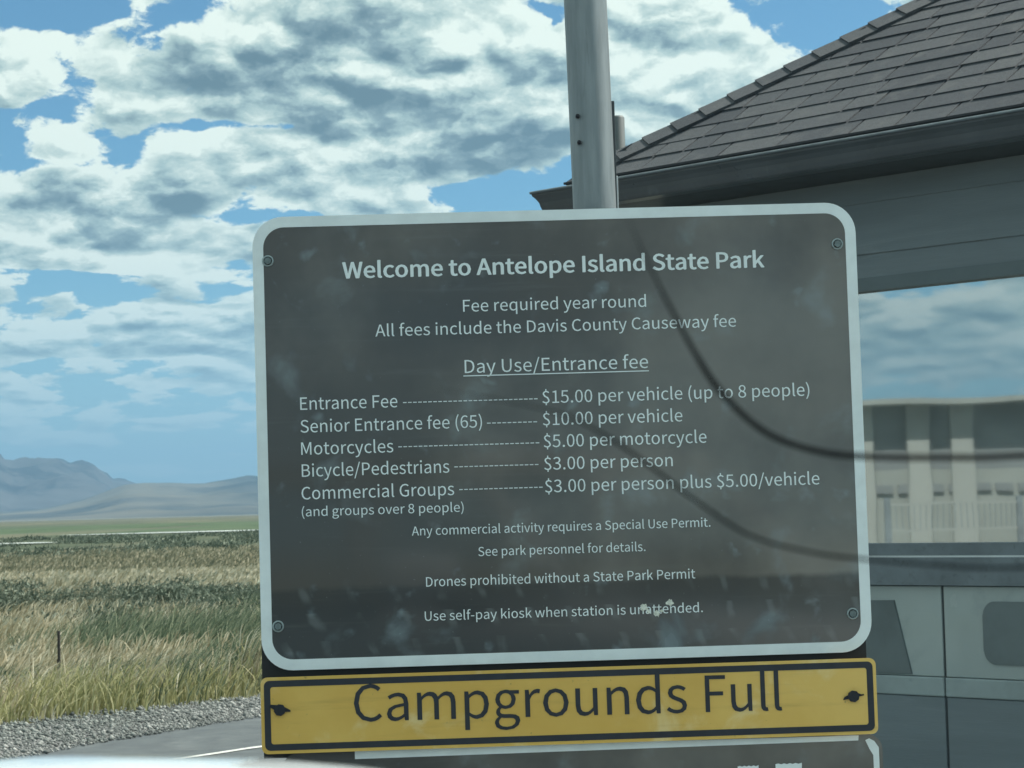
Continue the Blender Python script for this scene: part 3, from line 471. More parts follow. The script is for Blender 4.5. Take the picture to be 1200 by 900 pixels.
GREEN = island_ramp('green_grass', [(0, (.085, .125, .085)), (.35, (.14, .19, .125)), (.7, (.24, .29, .19)), (1, (.46, .48, .34))], trans=.48)
YEL = island_ramp('yellow_green_grass', [(0, (.24, .25, .12)), (.5, (.44, .43, .22)), (1, (.68, .64, .40))], trans=.48)
PALE = island_ramp('pale_seed_grass', [(0, (.34, .31, .21)), (.5, (.52, .49, .36)), (1, (.68, .65, .52))], trans=.48)
SAGE = island_ramp('sage_leaves', [(0, (.075, .105, .080)), (.5, (.15, .185, .14)), (.85, (.21, .25, .195)), (1, (.38, .41, .32))], trans=.15)
def keep(x, y, k): return x[k], y[k]
# bank beside the road
x, y = wedge(110000, 13.2, 24, -.38, .22)
k = y > edge_gravel(x) + rng.normal(.05, .12, len(x)); x, y = keep(x, y, k)
pn = value_noise(x + 50, y, 1.1, 3) * .6 + value_noise(x + 50, y, .35, 4) * .4
ang = x / y
gp = np.clip((ang + .225) / .08, 0, 1) * .62 - .14; dist = y - edge_gravel(x)
pn = value_noise(x + 50, y * .6, 1.5, 3) * .75 + value_noise(x + 50, y, .4, 4) * .25
isg = pn + gp + rng.normal(0, .06, len(x)) > .66
edge = dist + rng.normal(0, .35, len(x)) < 1.3
hh = (.18 + .36 * value_noise(x + 9, y, .9, 5)) * rng.uniform(.45, 1.3, len(x)) * np.clip((y - edge_gravel(x)) / 1.2 + .35, .3, 1)
a_ = isg & ~(edge & (rng.random(len(x)) < .7)); b2 = edge & (value_noise(x, y + 30, .7, 8) + rng.normal(0, .12, len(x)) > .47); c_ = ~a_ & ~b2
V, F = blades(x[a_], y[a_], hh[a_] * 1.1, .0045, .35, .38); tag(tri_mesh('green_grass', V, F, GREEN), 'green grass bending in the wind among the dry grass of the roadside bank', 'grass', kind='stuff')
V, F = blades(x[b2], y[b2], hh[b2] * .9, .0045, .5, .2); tag(tri_mesh('yellow_green_grass', V, F, YEL), 'short yellow-green grass along the edge of the gravel shoulder', 'grass', kind='stuff')
V1, F1 = blades(x[c_], y[c_], hh[c_], .004, .35, .32, .35)
x, y = wedge(84000, 21, 41, -.36, .22); hh = .38 * rng.uniform(.5, 1.35, len(x)) * (.55 + .9 * value_noise(x, y, 2, 6))
gs = value_noise(x + 20, y * .45, 1.7, 12) * .7 + value_noise(x + 20, y, .6, 13) * .3 + np.clip((x / y + .215) / .06, 0, 1) * .34 - .06 - np.clip((y - 33) / 5, 0, 1) * .4 + rng.normal(0, .07, len(x)) > .60
Vg, Fg = blades(x[gs], y[gs], hh[gs] * 1.25, .0075, .4, .42); tag(tri_mesh('green_reeds', Vg, Fg, GREEN), 'patch of taller grey-green reeds within the tan grass near the sign', 'reeds', kind='stuff')
x, y, hh = x[~gs], y[~gs], hh[~gs]
V2, F2 = blades(x, y, hh, .008, .3, .3, .4)
tag(tri_mesh('dry_grass', np.concatenate([V1, V2]), np.concatenate([F1, F2 + len(V1)]), TAN), 'tall tan dry grass covering the bank and the near field', 'grass', kind='stuff')
x, y = wedge(46000, 53, 72, -.33, .2); hh = .40 * rng.uniform(.6, 1.3, len(x)); k = value_noise(x + 99, y, 4, 11) > .36; x, y = keep(x, y, k); hh = hh[k]
V3, F3 = blades(x, y, hh, .02, .3, .25, .6)
x, y = wedge(3600, 36, 44, -.36, .06); k = value_noise(x + 199, y, 2.4, 21) > .60; x, y = keep(x, y, k); hh = .45 * rng.uniform(.6, 1.3, len(x))
V4, F4 = blades(x, y, hh, .011, .3, .25, .6)
tag(tri_mesh('pale_seed_grass', np.concatenate([V3, V4]), np.concatenate([F3, F4 + len(V3)]), PALE), 'whitish seed grass in a belt behind the dark sage shrubs', 'grass', kind='stuff')
x, y = wedge(42000, 72, 125, -.32, .2); hh = .35 * rng.uniform(.5, 1.3, len(x))
V, F = blades(x, y, hh, .026, .3, .2, .5)
tag(tri_mesh('far_dry_grass', V, F, island_ramp('olive_dry_grass', [(0, (.15, .17, .12)), (.4, (.26, .26, .18)), (.75, (.42, .385, .28)), (1, (.60, .56, .42))], trans=.4)), 'belt of olive and tan grass in the middle distance of the field', 'grass', kind='stuff')
def shrubs(cx, cy, rad, hgt, per, leaf):
    n = len(cx); sid = np.repeat(np.arange(n), per); N_ = len(sid)
    u = rng.normal(size=(N_, 3)); u /= np.linalg.norm(u, axis=1)[:, None]; u[:, 2] = np.abs(u[:, 2]); q = rng.uniform(.45, 1.08, N_) ** .6
    lump = 1 + .22 * np.sin(u[:, 0] * 7 + sid) * np.sin(u[:, 1] * 6 + sid * 2) + .15 * np.sin(u[:, 2] * 11 + sid * 3)
    P = np.stack([cx[sid] + u[:, 0] * rad[sid] * q * lump + .15 * u[:, 2] * hgt[sid], cy[sid] + u[:, 1] * rad[sid] * q * lump, ground_z(cx, cy)[sid] + u[:, 2] * hgt[sid] * q * lump], -1)
    d = rng.normal(size=(N_, 3)) + np.array([.5, 0, .9]); d /= np.linalg.norm(d, axis=1)[:, None]; s_ = np.cross(d, rng.normal(size=(N_, 3))); s_ /= np.linalg.norm(s_, axis=1)[:, None]
    L = leaf * rng.uniform(.6, 1.5, N_)[:, None]
    V = np.stack([P - s_ * L * .28, P + s_ * L * .28, P + d * L * 1.6], 1).reshape(-1, 3)
    return V, np.arange(N_ * 3).reshape(-1, 3)
cx, cy = wedge(340, 37.5, 56, -.34, .2); k = value_noise(cx + 300, cy, 3.2, 31) > .37; cx, cy = keep(cx, cy, k); n = len(cx)
V, F = shrubs(cx, cy, rng.uniform(.45, .95, n), rng.uniform(.34, .68, n), 900, .055)
cx, cy = wedge(500, 110, 240, -.30, .2); k = value_noise(cx + 77, cy, 9, 41) > .50; cx, cy = keep(cx, cy, k); n = len(cx)
Vb, Fb = shrubs(cx, cy, rng.uniform(1.0, 2.6, n), rng.uniform(.22, .48, n), 260, .15)
cx, cy = wedge(26, 25, 37, -.34, .04); n = len(cx)
Vc, Fc = shrubs(cx, cy, rng.uniform(.2, .45, n), rng.uniform(.3, .5, n), 350, .05)
tag(tri_mesh('sagebrush', np.concatenate([V, Vb, Vc]), np.concatenate([F, Fb + len(V), Fc + len(V) + len(Vb)]), SAGE), 'dark grey-green sagebrush thicket spread across the field', 'shrub', kind='stuff')

# salt flats with a skin of water
M['salt'] = mat('salt_flat', (.62, .66, .62), .35, 0, var=.15, scale=.02)
def flat_patch(x0, x1, y0, y1, seed):
    xs_ = np.linspace(x0, x1, 60); r = np.random.default_rng(seed); e1 = np.convolve(r.normal(0, 1, 70), np.ones(9) / 9, 'same')[:60]; e2 = np.convolve(r.normal(0, 1, 70), np.ones(9) / 9, 'same')[:60]
    t = np.sin(np.linspace(0, PI, 60)) ** .5; mid = (y0 + y1) / 2; hw = (y1 - y0) / 2
    V = []; F = []
    for i, x_ in enumerate(xs_):
        V += [(x_, mid - hw * t[i] * (1 + .5 * e1[i]), -.70), (x_, mid + hw * t[i] * (1 + .5 * e2[i]), -.70)]
    for i in range(59): F.append((2 * i, 2 * i + 2, 2 * i + 3, 2 * i + 1))
    o = tri_mesh('salt_water_pool', V, F, M['salt']); o['kind'] = 'structure'
flat_patch(-56, 30, 262, 282, 1); flat_patch(-60, -39, 186, 196, 5)

# ------------------------------------------------------------------ mountains
def fbm(x, y, s, oct=6, seed=0, ridged=False):
    t = 0; a = 1; tot = 0
    for k in range(oct):
        v = value_noise(x + 7777, y + 3333, s, seed + k)
        if ridged: v = 1 - abs(2 * v - 1)
        t = t + a * v; tot += a; a *= .55; s *= .5
    return t / tot
def hill_mesh(name, prof, r0, rc, r1, rough, seed, material, floor=-20, relief=1.3, a0=-40, a1=40, na=520, nr=70):
    """terrain over an arc of distant land: prof gives the crest's elevation angle (degrees) for each azimuth"""
    A = np.radians(np.linspace(a0, a1, na)); Rr = np.concatenate([np.linspace(r0, rc, nr), np.linspace(rc, r1, nr // 3)[1:]])
    AA, RR = np.meshgrid(A, Rr); X_, Y_ = RR * np.sin(AA), RR * np.cos(AA)
    crest = np.interp(np.degrees(AA), [p[0] for p in prof], [p[1] for p in prof]); H = np.tan(np.radians(crest)) * rc
    t = np.clip((RR - r0) / (rc - r0), 0, 1); back = np.clip((RR - rc) / (r1 - rc), 0, 1)
    rdg = fbm(X_, Y_, 1500, 7, seed, True); det = fbm(X_, Y_, 420, 5, seed + 20, True) + .5 * fbm(X_, Y_, 150, 3, seed + 30) - .38
    z_ = H * (t ** rough) * (1 - back) ** .8
    amp = np.sin(PI * np.clip(t, 0, 1)) * .55 + .035 * t
    z_ = z_ + H * amp * (rdg - .62) * relief + H * (.30 * t - .24 * t ** 6) * relief * (det - .5)
    z_ = np.where(back > 0, np.minimum(z_, H * (1 - back * .5)), z_) + floor * (1 - t) ** 3
    n2, n1 = z_.shape; id_ = np.arange(n1 * n2).reshape(n2, n1)
    Fq = np.stack([id_[:-1, :-1], id_[:-1, 1:], id_[1:, 1:], id_[1:, :-1]], -1).reshape(-1, 4)
    o = tri_mesh(name, np.stack([X_, Y_, z_ + 1.3 * t], -1).reshape(-1, 3), Fq, material); o.data.polygons.foreach_set('use_smooth', [True] * len(o.data.polygons)); o['kind'] = 'structure'
    return o
def hill_mat(name, a, b_, patch=None):
    m_ = bpy.data.materials.new(name); m_.use_nodes = True; n = NT(m_.node_tree); b = n.n['Principled BSDF']
    o = n.node('ShaderNodeTexCoord').outputs['Object']
    c = n.mix(n.maprange(n.noise(o, .0028, 9, .68, .6), .44, .56), a, b_)
    if patch:
        mp = n.node('ShaderNodeMapping'); n.put(mp.inputs[0], o); mp.inputs['Rotation'].default_value = (0, 0, .25); mp.inputs['Scale'].default_value = (.00035, .00045, .002)
        c = n.mix(n.maprange(n.noise(mp.outputs[0], 1.2, 6, .6, .3), .47, .62), c, patch)
    n.put(b.inputs['Base Color'], c); b.inputs['Roughness'].default_value = 1; b.inputs['Specular IOR Level'].default_value = 0
    return m_
PA = [(-40, 1.1), (-30, 1.5), (-22, 1.3), (-17, 1.45), (-14.6, 1.95), (-13.7, 2.15), (-13.26, 1.86), (-13.0, 1.60), (-12.75, 1.36), (-12.6, 1.345), (-12.35, 1.39), (-12.15, 1.44), (-11.9, 1.40), (-11.6, 1.43), (-11.35, 1.36), (-11.15, 1.40), (-10.95, 1.40), (-10.75, 1.34), (-10.6, 1.20), (-10.4, 1.12), (-10.25, .96), (-10.0, .97), (-9.85, .88), (-9.6, .78), (-9.0, .68), (-7.5, .5), (-4, .5), (0, .5), (8, .8), (14, 1.1), (25, .8), (40, 1.0)]
PB = [(-40, .5), (-20, .25), (-14, .16), (-12, .26), (-11, .46), (-10, .80), (-9.5, .83), (-8.8, .82), (-8, .80), (-7.2, .90), (-6.85, .96), (-6.4, .92), (-5, .95), (-2, .85), (3, .7), (10, .9), (40, .6)]
hill_mesh('hills', PB, 5200, 8800, 11000, 1.25, 41, hill_mat('hill_slopes', (.075, .085, .085), (.04, .055, .06), (.165, .16, .13)), floor=-6)  # third colour puts a sunlit patch into the slopes
hill_mesh('mountains', PA, 8500, 12500, 15500, 1.15, 3, hill_mat('mountain_rock', (.085, .09, .095), (.03, .04, .05), (.12, .125, .13)), floor=-10, relief=2.3)

# ------------------------------------------------------------------ fee sign
SC = Vector((0.09687363, 4.46237234, 1.4436715)); su = Vector((0.99948807, 0.03175313, 0.00391638)); sv = Vector((-0.00426158, 0.01081076, 0.99993248)); sn = Vector((0.03170865, -0.99943727, 0.01094055))
def sign_frame(dv=0.0, dn=0.0):
    m_ = Matrix((su, -sn, sv)).transposed().to_4x4(); m_.translation = SC + sv * dv + sn * dn; return m_
HW, HH, RAD = .61, .4537, .062
def bolts(parent, spots, y, r, mw, mh, ring=True):
    for (x_, z_) in spots:
        bm = bmesh.new(); n_ = 20
        prof = [(r, 0), (r, -.0025), (r * .82, -.0045), (r * .70, -.003), (r * .66, -.001)]
        rings = [[bm.verts.new((x_ + a * math.cos(2 * PI * k / n_), y + d, z_ + a * math.sin(2 * PI * k / n_))) for k in range(n_)] for a, d in prof]
        for r0, r1 in zip(rings, rings[1:]):
            for k in range(n_): bm.faces.new((r0[k], r0[(k + 1) % n_], r1[(k + 1) % n_], r1[k]))
        w = bm_obj('washer', bm, mw, parent, smooth=True)
        bm = bmesh.new(); add_sheet(bm, [(x_ + r * .62 * math.cos(PI * k / 3 + .3), z_ + r * .62 * math.sin(PI * k / 3 + .3)) for k in range(6)], y - .001, y - .0065)
        bm_obj('bolt_head', bm, mh, w)
def make_sign():
    root = empty('fee_sign', mtx=sign_frame(-HH)); z0 = HH
    tag(root, 'large dark fee sign with white border listing entrance fees, on the pole', 'sign')
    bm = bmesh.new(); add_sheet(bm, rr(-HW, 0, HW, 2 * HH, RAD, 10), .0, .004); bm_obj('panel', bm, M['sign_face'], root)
    b = .0205
    bm = bmesh.new(); add_ring(bm, rr(-HW - .001, -.001, HW + .001, 2 * HH + .001, RAD, 10), rr(-HW + b, b, HW - b, 2 * HH - b, RAD - b, 10), -.0012, .002); bm_obj('border', bm, M['white_print'], root)
    bolts(root, [(-.5806, .3657 + z0), (.5725, .3697 + z0), (-.5771, -.3668 + z0), (.5735, -.3776 + z0)], -.0002, .0118, M['bolt'], M['bolt_grey'])
    y = -.0007
    for (t, x0, x1, z_, cap, bold) in TEXT:
        o_ = letter_line(t, x0, x1, z_ + z0, cap, y, M['white_print'], root)
        if bold:                                          # the heading is set bold: the same outlines thickened
            vs, fs = [], []; me = o_.data; n_ = len(me.vertices)
            co = [v.co.copy() for v in me.vertices]; pf = [tuple(p.vertices) for p in me.polygons]
            for k_, (ax, az_) in enumerate(((0, 0), (bold, 0), (-bold, 0), (0, bold * .55), (0, -bold * .55), (bold * .8, bold * .4), (-bold * .8, -bold * .4))):
                vs += [tuple(v + Vector((ax, -.00006 * k_, az_))) for v in co]; fs += [tuple(i + n_ * k_ for i in f) for f in pf]
            m2 = bpy.data.meshes.new('lettering'); m2.from_pydata(vs, [], fs); m2.materials.append(M['white_print']); m2.update(); o_.data = m2
    for (x0, x1, z_, n_) in DASHES:                       # the rows of dashes
        bm = bmesh.new(); p = (x1 - x0) / n_
        for i in range(n_): add_box(bm, (x0 + i * p, y - .0006, z_ + z0 - .0009), (x0 + i * p + p * .72, y + .0006, z_ + z0 + .0009))
        bm_obj('dash_line', bm, M['white_print'], root)
    for (dx_, dz_, s_) in ((.1549, -.3525, .0105), (.2066, -.3439, .0095), (.1802, -.3655, .0085), (.1900, -.3600, .005), (.1640, -.3610, .005)):   # white flecks painted in for a reflected glint
        bm = bmesh.new(); rr_ = random.Random(int(dx_ * 9999)); ol_ = [(dx_ + s_ * rr_.uniform(.45, 1.0) * math.cos(2 * PI * k / 16), dz_ + z0 + s_ * rr_.uniform(.4, .95) * math.sin(2 * PI * k / 16)) for k in range(16)]
        add_sheet(bm, ol_, -.0016, .0005); bm_obj('glint_fleck', bm, M['glint'], root)
    box('underline', (-.1938, y - .0006, .1216 + z0), (.1805, y + .0006, .1236 + z0), M['white_print'], root)
    return root
M['bolt_grey'] = mat('bolt_head_grey', (.20, .25, .25), .5, .4, var=.3, scale=100)
TEXT = [("Welcome to Antelope Island State Park", -0.4306, 0.4216, 0.3265, 0.0322, .00115), ("Fee required year round", -0.1905, 0.1795, 0.2524, 0.0239, 0), ("All fees include the Davis County Causeway fee", -0.3684, 0.3605, 0.2072, 0.0239, 0),
 ("Day Use/Entrance fee", -0.1908, 0.1795, 0.1284, 0.0262, 0), ("Entrance Fee", -0.5228, -0.3278, 0.0636, 0.0250, 0), ("$15.00 per vehicle (up to 8 people)", -0.0364, 0.5041, 0.0631, 0.0250, 0),
 ("Senior Entrance fee (65)", -0.5234, -0.1592, 0.018, 0.0250, 0), ("$10.00 per vehicle", -0.0368, 0.2451, 0.0186, 0.0250, 0), ("Motorcycles", -0.5229, -0.3385, -0.0266, 0.0250, 0), ("$5.00 per motorcycle", -0.0365, 0.2922, -0.0258, 0.0250, 0),
 ("Bicycle/Pedestrians", -0.5228, -0.2274, -0.0707, 0.0250, 0), ("$3.00 per person", -0.0369, 0.2222, -0.071, 0.0250, 0), ("Commercial Groups", -0.5244, -0.219, -0.116, 0.0250, 0), ("$3.00 per person plus $5.00/vehicle", -0.0366, 0.5174, -0.1164, 0.0250, 0),
 ("(and groups over 8 people)", -0.5247, -0.201, -0.1498, 0.0186, 0), ("Any commercial activity requires a Special Use Permit.", -0.306, 0.2936, -0.1947, 0.0180, 0), ("See park personnel for details.", -0.1743, 0.1613, -0.2396, 0.0180, 0),
 ("Drones prohibited without a State Park Permit", -0.2804, 0.2594, -0.2972, 0.0188, 0), ("Use self-pay kiosk when station is unattended.", -0.2848, 0.2722, -0.3651, 0.0186, 0)]
DASHES = [(-.3167, -.0430, .0725, 27), (-.1492, -.0455, .0262, 10), (-.3284, -.0425, -.0162, 28), (-.2173, -.0455, -.0597, 17), (-.2089, -.0385, -.1055, 17)]
make_sign()
def make_plate():
    root = empty('campground_status_plate', mtx=sign_frame(-.6168, .020))
    tag(root, 'long yellow plate with black border reading Campgrounds Full, below the fee sign', 'sign')
    H_ = .1505
    bm = bmesh.new(); add_sheet(bm, rr(-.6132, 0, .6122, H_, .013, 6), 0, .003); bm_obj('plate', bm, M['yellow'], root)
    bm = bmesh.new(); add_ring(bm, rr(-.6132 + .0065, .0065, .6122 - .0065, H_ - .0065, .011, 6), rr(-.6132 + .0190, .0190, .6122 - .0190, H_ - .0190, .005, 6), -.0006, .001); bm_obj('border', bm, M['black_print'], root)
    letter_line('Campgrounds', -.4297, .2318, .0585, .0722, -.0006, M['black_print'], root, shear=-.006)
    letter_line('Full', .2687, .4214, .0543, .0722, -.0006, M['black_print'], root, shear=-.006)
    for (x_, z_, s) in ((-.5761, .0861, 1), (.5648, .0760, -1)):
        bm = bmesh.new(); add_sheet(bm, [(x_ + .0118 * math.cos(PI * k / 4 + .2), z_ + .0118 * math.sin(PI * k / 4 + .2)) for k in range(8)], -.006, .001)
        hd = bm_obj('bolt', bm, M['bolt_dark'], root)
        bm = bmesh.new(); add_sheet(bm, [(x_ - .021, z_ + .007 * s), (x_ - .004, z_ - .004), (x_ + .021, z_ - .004 * s), (x_ + .021, z_ - .001 * s), (x_ + .003, z_ + .009), (x_ - .018, z_ + .011 * s if s > 0 else z_ - .001)], -.0025, -.0004)
        bm_obj('washer', bm, M['bolt_dark'], hd)
    return root
make_plate()
def make_lower():
    root = empty('lower_sign', mtx=sign_frame(-1.10, .004)); D = 1.10
    tag(root, 'top of a dark sign with chipped white border, just below the yellow plate', 'sign')
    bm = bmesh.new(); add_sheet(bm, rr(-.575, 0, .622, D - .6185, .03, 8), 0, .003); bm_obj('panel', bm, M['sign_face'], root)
    bm = bmesh.new(); add_sheet(bm, [(-.431, D - .6335), (.574, D - .6300), (.575, D - .6203), (-.02, D - .6170), (-.431, D - .6165)], -.0012, .001); bm_obj('border', bm, M['white_print'], root)
    bm = bmesh.new(); add_sheet(bm, [(.588, D - .630), (.596, D - .6265), (.606, D - .632), (.6145, D - .645), (.6155, D - 1.0), (.604, D - 1.0), (.603, D - .660), (.596, D - .648)][::-1], -.0012, .001); bm_obj('border', bm, M['white_print'], root)
    for (x0, x1, zt) in ((.330, .371, .6725), (.406, .458, .6705)):   # worn tops of two cut-off characters
        o_ = [(x0, D - .70), (x1, D - .70), (x1 + .001, D - zt)]; k_ = 9
        for i in range(1, k_): o_.append((x1 - (x1 - x0) * i / k_, D - zt - .0016 * (i % 2)))
        o_.append((x0, D - zt - .001)); bm = bmesh.new(); add_sheet(bm, o_, -.0012, .001); bm_obj('lettering', bm, M['white_print'], root)
    return root
make_lower()
def make_post():
    root = empty('sign_post', (0.196, 4.56, .13))
    tag(root, 'tall grey galvanised steel pole standing behind the fee sign', 'post')
    loc = lambda p: tuple(Vector(p) - Vector((0.196, 4.56, .13)))
    tube('pole', [loc((.196, 4.56, .13)), loc((.1806, 4.56, 1.91)), loc((.1695, 4.56, 2.55)), loc((.150, 4.56, 3.7))], .0445, M['steel'], root, 32)
    for p in ((.1488, 4.5172, 2.0978), (.1507, 4.5172, 2.0432)):
        bm = bmesh.new(); q = Vector(loc(p)); add_tube(bm, [q + Vector((0, .01, 0)), q + Vector((0, -.002, 0)), q + Vector((0, -.004, 0))], [.0042, .0042, .002], 10); bm_obj('rivet', bm, M['bolt_dark'], root, True)
    bm = bmesh.new(); add_box(bm, loc((.2195, 4.56, 1.0)), loc((.2275, 4.61, 2.135)), .0015); bm_obj('bracket', bm, M['trim_dark'], root)
    bm = bmesh.new(); add_box(bm, loc((.2278, 4.585, 1.0)), loc((.2315, 4.60, 1.982)), .0008); bm_obj('edge_strip', bm, M['steel_light'], root)
    bm = bmesh.new(); add_box(bm, (-.714 + .004, -.085, .63 - .13 + .05), (.5, -.070, 1.14 - .13)); ob = bm_obj('backing_board', bm, M['board'], root)
    for v in ob.data.vertices:
        w_ = Vector((0.196, 4.56, .13)) + v.co; lx_ = (w_ - SC).dot(Vector((1, 0, 0)))
        v.co = SC + su * (-.612 if v.co.x < 0 else .600) + sv * (-.628 if v.co.z < .9 else -.38) - sn * (.010 if v.co.y < -.078 else .022) - Vector((0.196, 4.56, .13))
    # a second, white-edged board strip below carries the lower sign
    return root
make_post()

# ------------------------------------------------------------------ entrance booth
BC = Vector((0.10052161, 9.84986718, 0.13)); BA = math.atan2(-0.71691061, 0.6971651)
booth = empty('entrance_booth', BC, BA); tag(booth, 'dark slate entrance booth with hipped shingle roof and wide window, behind the sign', 'building')
G0 = .13                                               # island height: local z = world z - G0
def Zb(z_): return z_ - G0
LX, LY = 5.2, 3.84; WY, WX = .42, .42; WE = LX - .42; WB = LY - .42
box('wall', (WX + .03, WY + .09, 0), (WE - .03, WB, Zb(2.60)), M['dark'], booth)
def siding(z0, z1, x0, x1):
    # lap board: bottom edge stands proud of the board below it
    bm = bmesh.new(); y = WY
    vs = [(x0, y - .012, z0), (x1, y - .012, z0), (x1, y - .001, z1 + .006), (x0, y - .001, z1 + .006), (x0, y + .09, z0), (x1, y + .09, z0), (x1, y + .09, z1 + .006), (x0, y + .09, z1 + .006)]
    v = [bm.verts.new(q) for q in vs]
    for f in ((0, 1, 2, 3), (5, 4, 7, 6), (1, 0, 4, 5), (3, 2, 6, 7), (0, 3, 7, 4), (2, 1, 5, 6)): bm.faces.new([v[i] for i in f])
    bm_obj('siding_board', bm, M['siding'], booth)
siding(Zb(2.505), Zb(2.60), WX, WE)
siding(Zb(2.295), Zb(2.505), WX, WE)
siding(Zb(2.197), Zb(2.295), WX, WE)
W0, W1 = .95, 4.3
zz = Zb(.946)
while zz < Zb(2.18):
    z1 = min(zz + .209, Zb(2.197)); siding(zz, z1, WX, W0 - .06); siding(zz, z1, W1 + .06, WE); zz = z1
# side wall boards (left and rear and right)
for k in range(12):
    z0 = Zb(.13) + k * .209; z1 = min(z0 + .209, Zb(2.60))
    if z0 >= z1: break
    box('siding_board', (WX - .006, WY + .003, z0), (WX + .028, WB, z1 - .004), M['siding'], booth)
    box('siding_board', (WE - .028, WY + .003, z0), (WE + .006, WB, z1 - .004), M['siding'], booth)
win = box('window', (W0 - .06, WY - .016, Zb(2.143)), (W1 + .06, WY + .085, Zb(2.197)), M['head_trim'], booth)
for a_, b_2 in ((W0 - .06, W0), (W1, W1 + .06)): box('frame', (a_, WY - .014, Zb(1.060)), (b_2, WY + .085, Zb(2.1425)), M['head_trim'], win)
box('sill', (W0, WY - .012, Zb(1.064)), (W1, WY + .085, Zb(1.113)), M['trim_grey'] if 'trim_grey' in M else M['ledge'], win)
bm = bmesh.new(); add_box(bm, (W0, WY + .03, Zb(1.113)), (W1, WY + .036, Zb(2.143))); bm_obj('pane', bm, M['glass'], win)
box('sill_edge', (W0 - .055, WY - .018, Zb(1.0565)), (W1 + .055, WY + .05, Zb(1.0635)), M['steel_light'], win)
box('counter_ledge', (W0 - .10, WY - .030, Zb(.946)), (W1 + .10, WY + .085, Zb(1.056)), M['ledge'], booth)
xj = [WX, .92, 1.842, 2.764, 3.686, WE]
for a_, b_2 in zip(xj, xj[1:]):
    bm = bmesh.new(); add_box(bm, (a_ + .006, WY - .008, Zb(.585)), (b_2 - .006, WY + .085, Zb(.943)), .004); bm_obj('lower_panel', bm, M['panel'], booth)
    bm = bmesh.new(); add_box(bm, (a_ + .006, WY - .008, 0.05), (b_2 - .006, WY + .085, Zb(.505)), .004); bm_obj('base_panel', bm, M['siding'], booth)
    bm = bmesh.new(); add_box(bm, (a_ + .004, WY - .014, Zb(.507)), (b_2 - .004, WY + .085, Zb(.583)), .006); bm_obj('rail_strip', bm, M['ledge_light'], booth)
box('plinth', (WX, WY - .02, 0), (WE, WY + .085, .046), M['concrete'], booth)
for q in xj[1:-1]: box('joint_strip', (q - .0052, WY - .0015, 0.05), (q + .0052, WY + .08, Zb(.942)), M['trim_dark'], booth)
def reflection_patch(outline, name='reflection_patch'):  # dark sheets added for blurred reflections over the wall
    bm = bmesh.new(); add_sheet(bm, outline, WY - .0135, WY - .003); bmesh.ops.bevel(bm, geom=[e for e in bm.edges if abs(e.verts[0].co.y - e.verts[1].co.y) < 1e-5 and e.verts[0].co.y < WY - .01], offset=.003, segments=2, affect='EDGES'); return bm_obj(name, bm, M['reflection_tone'], booth)
reflection_patch([(1.10, Zb(.590)), (1.688, Zb(.590)), (1.612, Zb(.885)), (1.10, Zb(.875))])
reflection_patch(rr(2.03, Zb(.640), 2.58, Zb(.885), .055, 8))
# soffit, gutter
box('soffit', (.125, .125, Zb(2.605)), (LX - .125, LY - .125, Zb(2.64)), M['trim_dark'], booth)
prof = [(.0, 2.700), (.0, 2.692), (.006, 2.690), (.008, 2.682), (.020, 2.668), (.030, 2.650), (.034, 2.632), (.042, 2.612), (.052, 2.605), (.123, 2.605), (.123, 2.715), (.119, 2.715), (.119, 2.609), (.055, 2.609), (.046, 2.615), (.038, 2.634), (.034, 2.652), (.024, 2.670), (.011, 2.685), (.009, 2.694), (.004, 2.697), (.004, 2.700)]
def gutter(path):
    bm = bmesh.new(); rings = []
    for p in path: rings.append([bm.verts.new((p[0](d), p[1](d), Zb(z_))) for d, z_ in prof])
    n_ = len(prof)
    for r0, r1 in zip(rings, rings[1:]):
        for k in range(n_): bm.faces.new((r0[k], r0[(k + 1) % n_], r1[(k + 1) % n_], r1[k]))
    bm_obj('gutter', bm, M['gutter'], booth)
gutter([(lambda d: d, lambda d: LY - d), (lambda d: d, lambda d: d), (lambda d: LX - d, lambda d: d), (lambda d: LX - d, lambda d: LY - d), (lambda d: d, lambda d: LY - d)])
tube('gutter_lip', [(.002, LY - .002, Zb(2.699)), (.002, .002, Zb(2.699)), (LX - .002, .002, Zb(2.699))], .0042, M['lip_highlight'], booth, 8)
# roof
TP = math.radians(34); tp = math.tan(TP); RZ = Zb(2.736); E0 = .125
xa, xb, ya, yb = E0, LX - E0, E0, LY - E0; hw_ = (yb - ya) / 2; rzr = RZ + hw_ * tp
rv = [(xa, ya, RZ), (xb, ya, RZ), (xb, yb, RZ), (xa, yb, RZ), (xa + hw_, ya + hw_, rzr), (xb - hw_, ya + hw_, rzr)]
lo_ = [(a, b, c - .06) for a, b, c in rv[:4]]
mesh_obj('roof_deck', rv + lo_, [(0, 1, 5, 4), (2, 3, 4, 5), (1, 2, 5), (3, 0, 4), (0, 6, 7, 1), (1, 7, 8, 2), (2, 8, 9, 3), (3, 9, 6, 0), (9, 8, 7, 6)], M['deck'], booth)
box('drip_edge', (xa - .006, ya - .010, RZ - .035), (xb, ya - .002, RZ + .004), M['gutter'], booth)
EXP = .127; cosp, sinp = math.cos(TP), math.sin(TP)
ncourse = int(hw_ / cosp / EXP)
rest = bmesh.new(); nsh = 0
def pt(plane, x_, t, lift):
    # point on a roof plane: x along the eave, t up the slope, lift along the normal
    h_ = t * cosp; z_ = RZ + t * sinp + lift * cosp; d = h_ - lift * sinp
    if plane == 'f': return (x_, ya + d, z_)
    if plane == 'b': return (x_, yb - d, z_)
    if plane == 'l': return (xa + d, x_, z_)
    return (xb - d, x_, z_)
